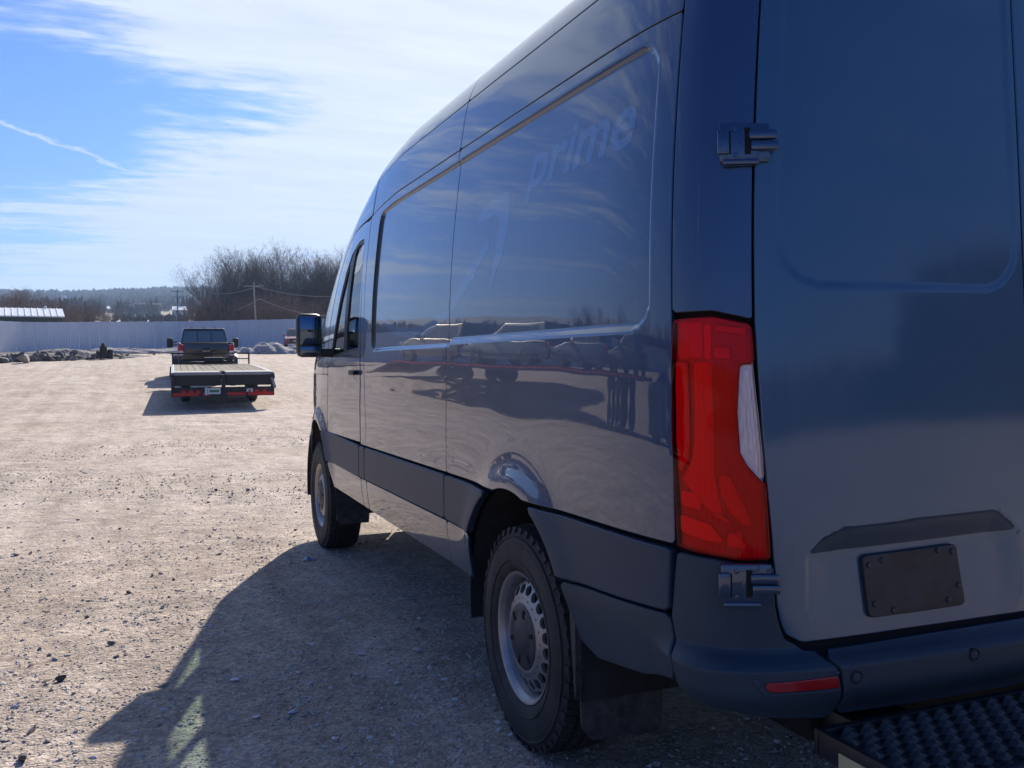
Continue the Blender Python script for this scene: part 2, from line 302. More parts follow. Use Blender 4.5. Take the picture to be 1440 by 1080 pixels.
def panel(name,poly,m,parent=None,off=0.,cell=.012,lip=.0028,wall=.012,holes=(),extra=None,mirror=False,mcell=None,noD=False,**k):
    poly=np.array(poly,float); a0,z0=poly.min(0)-cell*.37; a1,z1=poly.max(0)+cell
    A=np.arange(a0,a1+cell,cell); Z=np.arange(z0,z1+cell,cell); AA,ZZ=np.meshgrid(A,Z,indexing='ij')
    def sd(a,z):
        s=polysd(poly,a,z)
        for h in holes: s=np.minimum(s,-polysd(h,a,z))
        return s
    S=sd(AA,ZZ)-lip; na,nz=S.shape; ins=S>0
    va=[];vz=[];idx=-np.ones(S.shape,int); I=np.argwhere(ins); idx[ins]=np.arange(len(I)); va=list(AA[ins]); vz=list(ZZ[ins])
    c=ins[:-1,:-1].astype(int)+ins[1:,:-1]+ins[1:,1:]+ins[:-1,1:]
    faces=[]
    for i,j in np.argwhere(c==4): faces.append((idx[i,j],idx[i+1,j],idx[i+1,j+1],idx[i,j+1]))
    ek={}; bed=[]
    def cross(p,q):
        key=(p,q) if p<q else (q,p)
        if key in ek: return ek[key]
        s0,s1=S[p],S[q]; t=s0/(s0-s1); ek[key]=len(va); va.append(AA[p]+(AA[q]-AA[p])*t); vz.append(ZZ[p]+(ZZ[q]-ZZ[p])*t); return ek[key]
    for i,j in np.argwhere((c>0)&(c<4)):
        cs=[(i,j),(i+1,j),(i+1,j+1),(i,j+1)]; poly_=[]; tags=[]
        for q in range(4):
            p,r=cs[q],cs[(q+1)%4]
            if ins[p]: poly_.append(idx[p]); tags.append(0)
            if ins[p]!=ins[r]: poly_.append(cross(p,r)); tags.append(1 if ins[p] else 2)   # 1 leaving, 2 entering
        if len(poly_)>=3: faces.append(tuple(poly_))
        for q in range(len(poly_)):
            r=(q+1)%len(poly_)
            if tags[q]==1 and tags[r]==2: bed.append((poly_[q],poly_[r]))
    va=np.array(va); vz=np.array(vz)
    bi=sorted({x for e in bed for x in e}); rem={b:q for q,b in enumerate(bi)}
    def PP(a,z,o):
        q=P(a,z,o,noD)
        return q
    E_=np.zeros(len(va)) if extra is None else extra(va,vz)
    V=[PP(va,vz,off+E_)]
    if extra is None: Nn=[N(va,vz,off,noD)]
    else:
        e=1e-3; f=lambda a,z:P(a,z,off+extra(a,z),noD); nn=np.cross(f(va,vz+e)-f(va,vz-e),f(va+e,vz)-f(va-e,vz)); Nn=[nn/(np.linalg.norm(nn,axis=-1,keepdims=True)+1e-12)]
    if bi:
        ba,bz=va[bi],vz[bi]; e=1e-3; ga=(sd(ba+e,bz)-sd(ba-e,bz))/2/e; gz=(sd(ba,bz+e)-sd(ba,bz-e))/2/e; g=np.hypot(ga,gz)+1e-9; ga/=g; gz/=g
        for _ in range(2):
            r=sd(ba,bz)-lip; r=np.clip(r,-cell,cell); ba=ba-ga*r; bz=bz-gz*r
        va[bi]=ba; vz[bi]=bz; Eb=np.zeros(len(ba)) if extra is None else extra(ba,bz)
        V[0][bi]=PP(ba,bz,off+Eb); n0=N(ba,bz,off,noD)
        if extra is None: Nn[0][bi]=n0
        Ta=P(ba+e,bz,off,noD)-P(ba-e,bz,off,noD); Tz=P(ba,bz+e,off,noD)-P(ba,bz-e,off,noD)
        out=-(ga[:,None]*Ta+gz[:,None]*Tz); out/=np.linalg.norm(out,axis=-1,keepdims=True)+1e-12
        base=V[0][bi]; rings=[(.38,.08,25),(.75,.38,50),(.96,.75,75),(1,1,90),(1,1+ (wall-lip)/lip,90)]
        for (s,d,th) in rings:
            V.append(base+out*(s*lip)-n0*(d*lip)); t=math.radians(th); Nn.append(n0*math.cos(t)+out*math.sin(t))
        n_=len(va); m_=len(bi)
        for p,q in bed:
            prev=(p,q)
            for r in range(len(rings)):
                a_,b_=n_+r*m_+rem[p],n_+r*m_+rem[q]; faces.append((prev[1],prev[0],a_,b_)); prev=(a_,b_)
    V=np.vstack(V); Nn=np.vstack(Nn)
    F=[tuple(int(x) for x in f[::-1]) for f in faces]
    o=meshn(name,V,F,Nn,m,parent,**k)
    if mirror:
        V2=V*np.array([-1,1,1]); N2=Nn*np.array([-1,1,1]); pr=mirror if isinstance(mirror,bpy.types.Object) else parent
        o2=meshn(name,V2,[f[::-1] for f in F],N2,m,pr); return o,o2
    return o
def frame(a,z,off=0):
    p=P(a,z,off); n=N(a,z); e=1e-3; t=P(a+e,z)-P(a-e,z); t=t/np.linalg.norm(t); u=np.cross(t,n); u/=np.linalg.norm(u)
    if u[2]<0: u=-u
    return Matrix(((t[0],u[0],n[0],p[0]),(t[1],u[1],n[1],p[1]),(t[2],u[2],n[2],p[2]),(0,0,0,1)))
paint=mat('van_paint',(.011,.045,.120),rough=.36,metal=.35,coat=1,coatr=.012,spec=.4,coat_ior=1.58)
rpaint=mat('rear_skylit_paint',(.022,.085,.165),rough=.40,metal=.3,coat=1,coatr=.075,spec=.4,coat_ior=1.52)  # same van paint: sky-lit blue put into the base, coat dulled by dust
# dust and water marks on the paint: fine relief / wear only
def dusty(m,col,amt,scale=3.0):
    nt=m.node_tree; b=nt.nodes['Principled BSDF']; L=nt.links; tc=nt.nodes.new('ShaderNodeTexCoord')
    t=nt.nodes.new('ShaderNodeTexNoise'); t.inputs['Scale'].default_value=scale; t.inputs['Detail'].default_value=9; t.inputs['Roughness'].default_value=.7; L.new(tc.outputs['Object'],t.inputs[0])
    r=nt.nodes.new('ShaderNodeMapRange'); r.inputs[1].default_value=.42; r.inputs[2].default_value=.75; r.inputs[4].default_value=amt; L.new(t.outputs[0],r.inputs[0])
    mx=nt.nodes.new('ShaderNodeMixRGB'); L.new(r.outputs[0],mx.inputs[0])
    s=b.inputs['Base Color']
    if s.is_linked: L.new(s.links[0].from_socket,mx.inputs[1])
    else: mx.inputs[1].default_value=s.default_value
    mx.inputs[2].default_value=col; L.new(mx.outputs[0],s)
    return r
dusty(paint,(.13,.16,.22,1),.06,2.2); dusty(rpaint,(.13,.16,.22,1),.09,2.2)
def lowdirt(m,col,z0,z1,amt):
    # road dirt caught on the lower part of the bodywork
    nt=m.node_tree; b=nt.nodes['Principled BSDF']; L=nt.links; tc=nt.nodes.new('ShaderNodeTexCoord'); sp=nt.nodes.new('ShaderNodeSeparateXYZ'); L.new(tc.outputs['Object'],sp.inputs[0])
    r=nt.nodes.new('ShaderNodeMapRange'); r.inputs[1].default_value=z1; r.inputs[2].default_value=z0; L.new(sp.outputs[2],r.inputs[0])
    t=nt.nodes.new('ShaderNodeTexNoise'); t.inputs['Scale'].default_value=14; t.inputs['Detail'].default_value=8; t.inputs['Roughness'].default_value=.75; L.new(tc.outputs['Object'],t.inputs[0])
    mu=nt.nodes.new('ShaderNodeMath'); mu.operation='MULTIPLY'; L.new(r.outputs[0],mu.inputs[0]); L.new(t.outputs[0],mu.inputs[1]); m2=nt.nodes.new('ShaderNodeMath'); m2.operation='MULTIPLY'; m2.inputs[1].default_value=amt*2; m2.use_clamp=True; L.new(mu.outputs[0],m2.inputs[0])
    mx=nt.nodes.new('ShaderNodeMixRGB'); L.new(m2.outputs[0],mx.inputs[0]); s=b.inputs['Base Color']
    if s.is_linked: L.new(s.links[0].from_socket,mx.inputs[1])
    else: mx.inputs[1].default_value=s.default_value
    mx.inputs[2].default_value=col; L.new(mx.outputs[0],s)
lowdirt(paint,(.09,.10,.13,1),.6,1.1,.07); lowdirt(rpaint,(.09,.10,.13,1),.6,1.2,.08)
plast=mat('grey_plastic',(.018,.036,.064),rough=.5,spec=.4,var=.12,vscale=5,bump=.0002,bscale=700); lowdirt(plast,(.10,.11,.13,1),.45,.85,.22)
sill=mat('sill_paint',(.014,.040,.085),rough=.4,coat=1,coatr=.02,metal=.2,coat_ior=1.58); lowdirt(sill,(.10,.11,.13,1),.42,.7,.14)
plastr=mat('bumper_plastic',(.014,.034,.056),rough=.5,spec=.45,var=.12,vscale=5,bump=.0002,bscale=700); lowdirt(plastr,(.10,.11,.12,1),.45,.7,.2)
black=mat('black_plastic',(.012,.013,.015),rough=.45,var=.2,vscale=20)
rubber=mat('tyre_rubber',(.018,.018,.019),rough=.72,var=.3,vscale=9,bump=.0006,bscale=90); dusty(rubber,(.12,.11,.105,1),.35,7)
dark=mat('shade_underbody_black',(.006,.006,.007),rough=.9)  # near-black: paints in the shade of gaps and slots; also underbody
arch=mat('wheel_well_liner',(.022,.022,.024),rough=.9,var=.4,vscale=8,bump=.002,bscale=40)
steel=mat('wheel_steel',(.33,.325,.33),rough=.42,metal=.7,var=.15,vscale=9); dusty(steel,(.16,.11,.07,1),.35,12)
capm=mat('hub_cap_plastic',(.03,.035,.045),rough=.5,var=.15,vscale=20)
flapm=mat('mud_flap_rubber',(.02,.023,.028),rough=.6,var=.3,vscale=12); dusty(flapm,(.13,.13,.13,1),.5,26)
def glassmat(name,tint,rough=.01,ior=1.5,boost=1.0):
    m=bpy.data.materials.new(name); MATS[name]=m; m.use_nodes=True; nt=m.node_tree; nt.nodes.clear(); L=nt.links
    o=nt.nodes.new('ShaderNodeOutputMaterial'); t=nt.nodes.new('ShaderNodeBsdfTransparent'); t.inputs[0].default_value=tuple(tint)+(1,)
    g=nt.nodes.new('ShaderNodeBsdfGlossy'); g.inputs['Roughness'].default_value=rough; f=nt.nodes.new('ShaderNodeFresnel'); f.inputs[0].default_value=ior
    mx=nt.nodes.new('ShaderNodeMixShader'); L.new(f.outputs[0],mx.inputs[0]); L.new(t.outputs[0],mx.inputs[1]); L.new(g.outputs[0],mx.inputs[2]); L.new(mx.outputs[0],o.inputs[0]); return m
glass=glassmat('window_glass',(.86,.98,.94),.01,1.7); 
redlens=glassmat('red_lens',(1.0,.001,.05),.015,1.3); clearlens=glassmat('clear_lens',(.95,.88,.9),.015,1.5)
refl_b=mat('lamp_reflector_bright',(.97,.95,.95),rough=.5,metal=.3); refl_m=mat('lamp_reflector_mid',(.86,.8,.8),rough=.5,metal=.3); refl_d=mat('lamp_housing_dark',(.64,.50,.50),rough=.5)
refl_s=mat('lamp_reflector_silver',(.75,.77,.8),rough=.35,metal=.4)
van=empty('delivery_van',(0,0,0),label='dark blue grey high-roof delivery van parked on gravel in the foreground',cat='van')
NICHE.extend(rnd([(-.010,.848),(-.051,.889,.03),(-.109,.912,.05),(-.328,.921),(-.585,.928,.05),(-.668,.868,.05),(-.672,.70),(-.62,.60),(-.06,.60),(-.012,.72)],.02))
AR,AF=(1.27,.40,.478),(4.925,.40,.51)
def archang(A_,z): return math.degrees(math.asin((z-A_[1])/A_[2]))
# --- added black inner shell: keeps the panel gaps dark and blocks light leaks
ins_poly=[(.0+A0,.50),(.80,.50)]+arcpts(AR[0],AR[1],AR[2]+.015,180-12,12,28)+[(3.42,.50),(3.42,2.60),(A0,2.60)]
ins_poly=[(A0-.005,.50)]+[p for p in ins_poly[1:]]
ins_poly[-1]=(A0-.005,2.60)
blackout,_l2=panel('gap_blackout',ins_poly,dark,van,off=-.030,cell=.045,lip=.003,wall=.006,mirror=True)
lf_poly=[(3.43,.50)]+[(4.40,.50)]+arcpts(AF[0],AF[1],AF[2]+.015,180-12,12,28)+[(6.72,.50),(6.72,1.19),(4.62,1.19),(4.55,1.34),(3.43,1.34)]
panel('gap_blackout',lf_poly,dark,van,off=-.030,cell=.045,lip=.003,wall=.006,mirror=True)
# --- side panels, left and mirrored right
g=.0016
a1=archang(AR,.86)
sideR=rnd([(.318,.866),(.318,2.176),(1.992,2.176),(1.992,.855)],.004)
sideR=[(.318+g,.864),(.318+g,2.176),(2.0-g,2.176),(2.0-g,.856)]+arcpts(AR[0],AR[1],AR[2],a1,180-a1,20)
panel('side_panel',sideR,paint,van,cell=.0105,mirror=True)
sideF=rnd([(2.0+g,.856),(2.0+g,2.176),(3.530,2.172),(3.496,1.7),(3.470,1.25),(3.431,1.0),(3.431,.846)],.004)
panel('side_panel',sideF,paint,van,cell=.0105,mirror=True)
panel('upper_side_panel',[(.318+g,2.1795),(.318+g,2.376),(2.0-g,2.376),(2.0-g,2.1795)],paint,van,cell=.014,lip=.003,mirror=True)
panel('upper_side_panel',[(2.0+g,2.1795),(2.0+g,2.376),(3.505,2.372),(3.50,2.1775)],paint,van,cell=.014,lip=.003,mirror=True)
panel('roof_side_panel',[(.318+g,2.3795),(.318+g,2.60),(2.0-g,2.60),(2.0-g,2.3795)],paint,van,cell=.014,lip=.003,mirror=True)
panel('roof_side_panel',[(2.0+g,2.3795),(2.0+g,2.60),(3.512,2.60),(3.508,2.3755)],paint,van,cell=.014,lip=.003,mirror=True)
panel('door_pillar',[(3.435,.846),(3.435,1.0),(3.475,1.25),(3.50,1.7),(3.535,2.168),(3.605,2.168),(3.572,1.7),(3.558,1.2),(3.562,.846)],paint,van,cell=.012,mirror=True)
pil=[(3.518,2.1795),(3.66,2.200),(4.0,2.272),(4.24,2.262),(4.392,2.115),(4.50,1.76),(4.528,1.4),(4.530,1.24),(4.68,1.24),(4.68,1.42),(4.63,1.82),(4.52,2.2),(4.42,2.60),(3.518,2.60)]
wgl=glassmat('windscreen_glass',(.72,.86,.80))
panel('windscreen_side',[(4.422,2.60),(4.522,2.2),(4.632,1.82),(4.682,1.42),(5.25,1.42),(5.30,2.60)],wgl,van,off=-.003,cell=.03,lip=.002,wall=.003,mirror=True)
panel('wing_top',[(4.683,1.24),(4.683,1.41),(5.255,1.41),(5.305,2.60),(6.735,2.60),(6.735,1.24)],paint,van,cell=.025,mirror=True)
panel('windscreen_pillar',pil,paint,van,cell=.02,mirror=True)
# front door
W_=rnd([(3.615,1.385),(3.62,1.9),(3.665,2.085),(3.82,2.118),(4.0,2.105),(4.12,2.02),(4.22,1.86),(4.345,1.55),(4.43,1.385)],.03)
af=archang(AF,.85)
door_o=[(3.578,.856),(3.578,2.160),(3.66,2.188),(4.0,2.258),(4.22,2.25),(4.372,2.105),(4.482,1.755),(4.520,1.4),(4.520,.95),(4.512,.850)]
panel('front_door',rnd(door_o,.01),paint,van,cell=.011,holes=[W_],mirror=True)
fd=bpy.data.objects['front_door']; fd2=bpy.data.objects['front_door.001']
Win=rnd([(3.64,1.405),(3.645,1.89),(3.685,2.065),(3.82,2.098),(3.90,2.09),(3.935,1.95),(3.955,1.405)],.02)
Qin=rnd([(4.035,1.405),(4.03,2.06),(4.10,1.99),(4.205,1.84),(4.325,1.545),(4.395,1.405)],.02)
panel('window_frame',W_,black,fd,off=-.004,cell=.014,lip=.003,holes=[Win,Qin],mirror=fd2)
panel('window_glass',Win,glass,fd,off=-.012,cell=.02,lip=.001,wall=.002,mirror=fd2)
panel('window_glass',Qin,glass,fd,off=-.012,cell=.02,lip=.001,wall=.002,mirror=fd2)
# fender and nose
fen=[(4.527,.850),(4.527,.95),(4.53,1.232),(6.735,1.232),(6.735,.50),(5.435,.50)]+arcpts(AF[0],AF[1],AF[2],12,180-af,26)
panel('front_fender',fen,paint,van,cell=.02,mirror=True)
# moulding strip
mo=.012
panel('side_moulding',[(2.0+g,.664),(2.0+g,.846),(3.428,.838),(3.428,.660)],plast,van,off=mo,cell=.014,lip=.007,wall=.025,mirror=True)
panel('side_moulding',[(3.436,.660),(3.436,.838),(3.562,.838),(3.562,.660)],plast,van,off=mo,cell=.014,lip=.006,wall=.025,mirror=True)
b0,b1=archang(AR,.662),archang(AR,.845)
panel('side_moulding',[(2.0-g,.664),(2.0-g,.846),(1.458,.848)]+arcpts(AR[0],AR[1],AR[2],b1,b0,10),plast,van,off=mo,cell=.012,lip=.006,wall=.025,mirror=True)
c0,c1=archang(AF,.655),archang(AF,.84)
panel('side_moulding',[(3.570,.660),(3.570,.838)]+arcpts(AF[0],AF[1],AF[2]+.02,180-c1,180-c0,8),plast,van,off=mo,cell=.014,lip=.006,wall=.025,mirror=True)
panel('side_moulding',[(.330,.698),(.322,.852),(.60,.852),(1.07,.850)]+arcpts(AR[0],AR[1],AR[2],180-b1,180-archang(AR,.668),10)+[(.55,.684)],plast,van,off=mo,cell=.012,lip=.006,wall=.025,mirror=True)
# sills
panel('sill_panel',[(2.0+g,.482),(2.0+g,.656),(3.428,.652),(3.428,.490)],sill,van,cell=.016,mirror=True)
panel('sill_panel',[(3.436,.490),(3.436,.652),(3.562,.652),(3.562,.492)],sill,van,cell=.016,mirror=True)
panel('sill_panel',[(2.0-g,.482),(2.0-g,.656)]+arcpts(AR[0],AR[1],AR[2],archang(AR,.655),archang(AR,.472),10),sill,van,cell=.016,mirror=True)
panel('sill_panel',[(3.570,.492),(3.570,.652)]+arcpts(AF[0],AF[1],AF[2]+.02,180-archang(AF,.652),180-archang(AF,.495),8),sill,van,cell=.016,mirror=True)
panel('quarter_cladding',[(.300,.545),(.334,.690),(.55,.676)]+arcpts(AR[0],AR[1],AR[2],180-archang(AR,.660),180-archang(AR,.50),8)+[(.70,.470),(.456,.503)],plastr,van,off=.003,cell=.014,lip=.006,wall=.03,mirror=True)
# rear corner, light, bumper, doors
panel('corner_pillar',[(.3155,1.424),(.202,1.425),(.1095,1.403),(.1095,2.60),(.3155,2.60)],paint,van,cell=.011,mirror=True)
LP=rnd([(.312,1.408,.008),(.202,1.412),(.112,1.392,.006),(.100,1.220),(.085,1.02),(.076,.845,.008),(.141,.842),(.207,.850),(.309,.860,.006),(.316,.993),(.325,1.148),(.322,1.28)],.0)
RV=rnd([(.140,1.298,.012),(.110,1.300),(.104,1.220),(.091,1.087),(.089,1.02,.004),(.126,1.062,.012),(.143,1.092),(.149,1.187)],.004)
tlr=empty('tail_light',label=None); tlr.parent=van; tlr2=empty('tail_light'); tlr2.parent=van
def tl(name,poly,m,off,lip=.002,wall=.004,cell=.008,**k): return panel(name,poly,m,tlr,off=off,lip=lip,wall=wall,cell=cell,mirror=tlr2,**k)
tl('lamp_housing',LP,refl_d,-.016,cell=.0035,extra=lambda a,z:.0006*np.sin(a*2*math.pi/.009))
tl('lens',LP,redlens,.002,lip=.003,wall=.016,holes=[rnd(RV,0)])
tl('reversing_lens',RV,clearlens,.002,lip=.002,wall=.014)
def az(u,v,_c={}):   # light's own drawing grid -> skin coordinates
    t=(v-30)/1000.; a=.318-(u-50)/(395-50)*(.318-.11)*(1 if True else 1); return (a-.0*t,1.408-t*.555)
def Z(L): return [az(*p) for p in L]
ribs=lambda a,z: .0022*np.sin(z*2*math.pi/.0105)
tl('reflector_bowl',Z([(200,215),(232,215),(236,700),(270,880),(200,840),(125,770),(80,720),(128,640),(140,560),(150,215)]),refl_b,-.012,extra=lambda a,z:.0010*np.sin(a*2*math.pi/.0075),cell=.003)
tl('reflector_bowl',Z([(70,770),(170,780),(172,850),(76,840)]),refl_b,-.010)
tl('reflector_bowl',Z([(62,875),(215,905),(275,985),(170,975),(66,955)]),refl_b,-.011)
tl('reflector_bowl',Z([(282,930),(330,945),(372,1000),(285,1000)]),refl_b,-.010)
tl('reflector_bowl',Z([(196,48),(232,52),(228,205),(200,205)]),refl_b,-.012)
tl('reflector_bowl',Z([(242,150),(308,155),(308,205),(242,200)]),refl_m,-.008)
tl('reflector_bowl',Z([(58,42),(186,42),(190,195),(62,200)]),refl_m,-.014)
tl('prism_reflector',Z([(60,215),(120,215),(126,560),(118,640),(72,700),(54,560),(54,300)]),refl_m,-.007,extra=lambda a,z:.0006*np.sin(z*2*math.pi/.011)*np.sin(a*2*math.pi/.011),cell=.0035)
tl('lens_bar',Z([(248,56),(372,74),(372,102),(248,84)]),refl_m,-.006)
tl('reflector_fin',Z([(200,850),(300,905),(360,1000),(345,940),(290,880),(240,850)]),refl_m,-.006)
tl('reflector_fin',Z([(255,690),(300,700),(370,860),(385,930),(300,860),(262,780)]),refl_m,-.013)
tl('reversing_reflector',rnd(RV,0),refl_s,-.011,cell=.0035,lip=.001,extra=lambda a,z:.0009*np.sin(polysd(RV,a,z)*2*math.pi/.0085))
# bumper
panel('rear_bumper',rnd([(.309,.848),(.328,.690),(.292,.545),(.221,.500),(.118,.475),(-.038,.465),(-.068,.472,.012),(-.060,.560,.01),(-.055,.603,.01),(-.026,.632),(.000,.634),(.043,.657),(.056,.690),(.066,.735),(.069,.836),(.141,.834),(.207,.843)],.0),plastr,van,off=.004,cell=.009,lip=.005,wall=.03,mirror=True)
panel('rear_bumper',rnd([(-.074,.470),(-.066,.560),(-.061,.603),(-.032,.632),(-.31,.637),(A0,.640),(2*A0+.032,.632),(2*A0+.061,.603),(2*A0+.066,.56),(2*A0+.074,.470),(A0,.468)],.0),plastr,van,off=.004,cell=.011,lip=.005,wall=.03)
bmp,bmp2,bmpc=[bpy.data.objects[n] for n in ('rear_bumper','rear_bumper.001','rear_bumper.002')]
redplast=mat('bumper_reflector_red',(.35,.006,.012),rough=.18,coat=1,spec=.6)
panel('bumper_reflector',rnd([(.120,.578,.006),(-.051,.584,.003),(-.053,.556,.003),(.100,.557,.014)],.004),redplast,bmp,off=.009,cell=.008,lip=.002,wall=.006,mirror=bmp2)
panel('reflector_surround',rnd([(.142,.588,.012),(-.058,.594,.003),(-.060,.545,.003),(.112,.545,.02)],.004),plastr,bmp,off=.0075,cell=.008,lip=.003,wall=.006,mirror=bmp2,holes=[rnd([(.122,.580,.006),(-.0525,.586,.003),(-.0545,.5545,.003),(.101,.555,.014)],.004)])
for a_,z_ in ((-.100,.575),(-.446,.588),(2*A0+.1,.575),(2*A0+.446,.588)):
    q=MB().lathe([(-.004,.016),(.0025,.016),(.0035,.0145),(.0025,.0125),(.0005,.0115)],'z',20); q.xf(frame(a_,z_,.004)); s=q.build('sensor_ring',black,bmpc,smooth=True)
    q=MB().lathe([(.0005,.0113),(.0022,.0105),(.0026,0.0)],'z',16); q.xf(frame(a_,z_,.004)); q.build('parking_sensor',plast,bmpc,smooth=True)
dl=[(.106,2.44,.02),(.104,1.735),(.104,1.401),(.092,1.153),(.068,.837),(.061,.737),(.052,.696),(.040,.667,.02),(-.000,.646),(-.31,.651),(-.704,.653),(-.7045,2.44)]
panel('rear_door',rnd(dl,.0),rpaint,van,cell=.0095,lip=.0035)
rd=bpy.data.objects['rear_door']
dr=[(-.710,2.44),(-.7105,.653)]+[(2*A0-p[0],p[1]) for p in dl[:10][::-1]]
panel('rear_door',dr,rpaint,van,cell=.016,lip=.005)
rd2=bpy.data.objects['rear_door.001']
recess_dark=mat('recess_shade',(.018,.04,.065),rough=.5)
panel('recess_shade_strip',rnd([(-.016,.853,.004),(-.051,.886,.03),(-.109,.909,.05),(-.328,.9185),(-.583,.925,.05),(-.664,.868,.01),(-.328,.860)],.0),recess_dark,rd,off=.0015,cell=.008,lip=.0015,wall=.003)  # dark strip: shade of the grip recess put into its colour
plm=mat('plate_bracket',(.024,.019,.02),rough=.55,var=.35,vscale=14); dusty(plm,(.09,.12,.15,1),.25,9)
pb=panel('number_plate_bracket',rnd([(-.168,.838,.014),(-.456,.846,.014),(-.476,.694,.014),(-.180,.690,.014)],.01),plm,rd,off=.012,cell=.008,lip=.003,wall=.014)
panel('bracket_face',rnd([(-.178,.829,.012),(-.447,.837,.012),(-.467,.703,.012),(-.189,.699,.012)],.01),plm,pb,off=.0105,cell=.01,lip=.001,wall=.002,extra=lambda a,z:.0018-0*a)
for a_,z_ in ((-.186,.815),(-.225,.824),(-.395,.835),(-.440,.828),(-.196,.722),(-.250,.703),(-.455,.745),(-.42,.712)):
    q=MB().lathe([(0,.0075),(.003,.0072),(.0042,.0055),(.0042,0)],'z',10); q.xf(frame(a_,z_,.0125)); q.build('screw',capm,pb,smooth=True)
# latch hole of right-hand edge
q=MB().lathe([(.002,.055),(.004,.052),(-.004,.045),(-.012,.043),(-.014,0)],'z',28); q.xf(frame(-.765,1.285,.004)); q.build('door_handle_cup',black,rd2,smooth=True)
# hinges
def slab(mb,x0,x1,y0,y1,z0,z1,c=.004): mb.box(x0,x1,y0,y1,z0,z1,c)
def hinge(a,z,m,parent):
    F=frame(a,z,0)
    # local x: towards +a (to the left in the photo), y up, z outwards
    q=MB(); slab(q,-.018,.072,-.047,.047,-.004,.014,.006); slab(q,.05,.078,-.03,.028,.006,.022,.004); slab(q,-.02,.066,-.055,-.040,0,.020,.006); slab(q,-.046,-.01,-.046,.046,-.004,.008,.004)
    h=q.xf(F).build('hinge',m,parent,smooth=True)
    q=MB(); slab(q,-.060,.006,.003,.026,.006,.026,.006); slab(q,-.064,.002,-.022,.001,.006,.024,.006); q.xf(F).build('hinge_arm',m,h,smooth=True)
    q=MB()
    for u,w in ((.036,.03),(.036,-.03),(.02,0.0)): q.lathe([(.013,.0065),(.0165,.006),(.0168,0)],'z',8,(u,w,0))
    q.xf(F).build('hinge_bolts',m,h,smooth=True,angle=30)['kind']='stuff'
    q=MB(); slab(q,.0,.014,-.030,.034,.0135,.0155,.002); slab(q,.046,.0495,-.03,.026,.0135,.0155,.001); q.xf(F).build('hinge_slot_shade',dark,h)  # thin black slabs paint the shade inside the hinge slots
    return h
hinge(.118,1.817,paint,van); hinge(.122,.790,sill,van)
hinge(2*A0-.075,1.817,paint,van); hinge(2*A0-.075,.790,sill,van)
# roof, hood and windscreen across the top
def capmesh(name,alist,zs,m,parent,mid=9,front=False):
    v=[];nrm=[];f=[]; A_=np.array(alist); rows=[]
    for zz in zs: rows.append(P(A_,np.full(len(A_),zz)))
    L_=np.stack(rows,1)                         # (na, nz, 3)
    top=L_[:,-1]; out=[]
    for i in range(len(A_)):
        x,y,z=top[i]; row=[tuple(p) for p in L_[i]]
        for k in range(1,mid): 
            u=-1+2*k/mid; row.append((-x*u if x>0 else x*-u,y,z+.03*(1-u*u)*abs(x)))
        row+= [(-p[0],p[1],p[2]) for p in L_[i][::-1]]; out.append(row)
    n=len(out[0]); mb=MB()
    mb.add([p for r in out for p in r],[(i*n+k,(i+1)*n+k,(i+1)*n+k+1,i*n+k+1) for i in range(len(out)-1) for k in range(n-1)])
    return mb.build(name,m,parent,smooth=True,angle=60)
zs=[2.594,2.61,2.63,2.65,2.67,2.69]
capmesh('roof',np.r_[np.linspace(-.6,.7,26),np.linspace(.75,4.02,60)],zs,paint,van)
capmesh('windscreen',np.linspace(4.03,5.12,30),zs,wgl,van)
capmesh('bonnet',np.r_[np.linspace(5.13,6.1,20),np.linspace(6.12,6.70,12)],zs,paint,van)
q=MB().box(-.5,.5,6.03,6.085,.68,1.0,.02); q.build('radiator_grille',black,van,smooth=True)
q=MB().box(-.88,.88,.06,.14,2.55,2.62,.02).build('roof_rear_edge',paint,van,smooth=True)
# wheel wells, underbody
for A_,yc in ((AR,1.27),(AF,4.925)):
    for sx in (-1,1):
        x0,x1=(-.985,-.66) if sx<0 else (.66,.985); n=30; v=[];f=[]
        for i in range(n+1):
            t=math.radians(-10+200*i/n); R=A_[2]+.012
            for x in (x0,x1): v.append((x,yc+R*math.cos(t),.40+R*math.sin(t)))
        for i in range(n): f.append((2*i,2*i+1,2*i+3,2*i+2))
        mb=MB().add(v,f); xi=x1 if sx<0 else x0
        mb.add([(xi,yc,.40)]+[(xi,yc+(A_[2]+.012)*math.cos(math.radians(-10+200*i/n)),.40+(A_[2]+.012)*math.sin(math.radians(-10+200*i/n))) for i in range(n+1)],[(0,i+1,i+2) for i in range(n)])
        mb.build('wheel_well',arch,van,smooth=True)
MB().box(-.64,.64,.22,5.6,.36,.62).box(-.90,.90,1.80,4.36,.47,.60).box(-.86,.86,.20,.76,.52,.62).box(-.1,.1,.3,4.5,.24,.36,.02).tube((-.75,1.27,.375),(.75,1.27,.375),.06).tube((-.7,4.925,.36),(.7,4.925,.36),.04).build('underbody',dark,van)
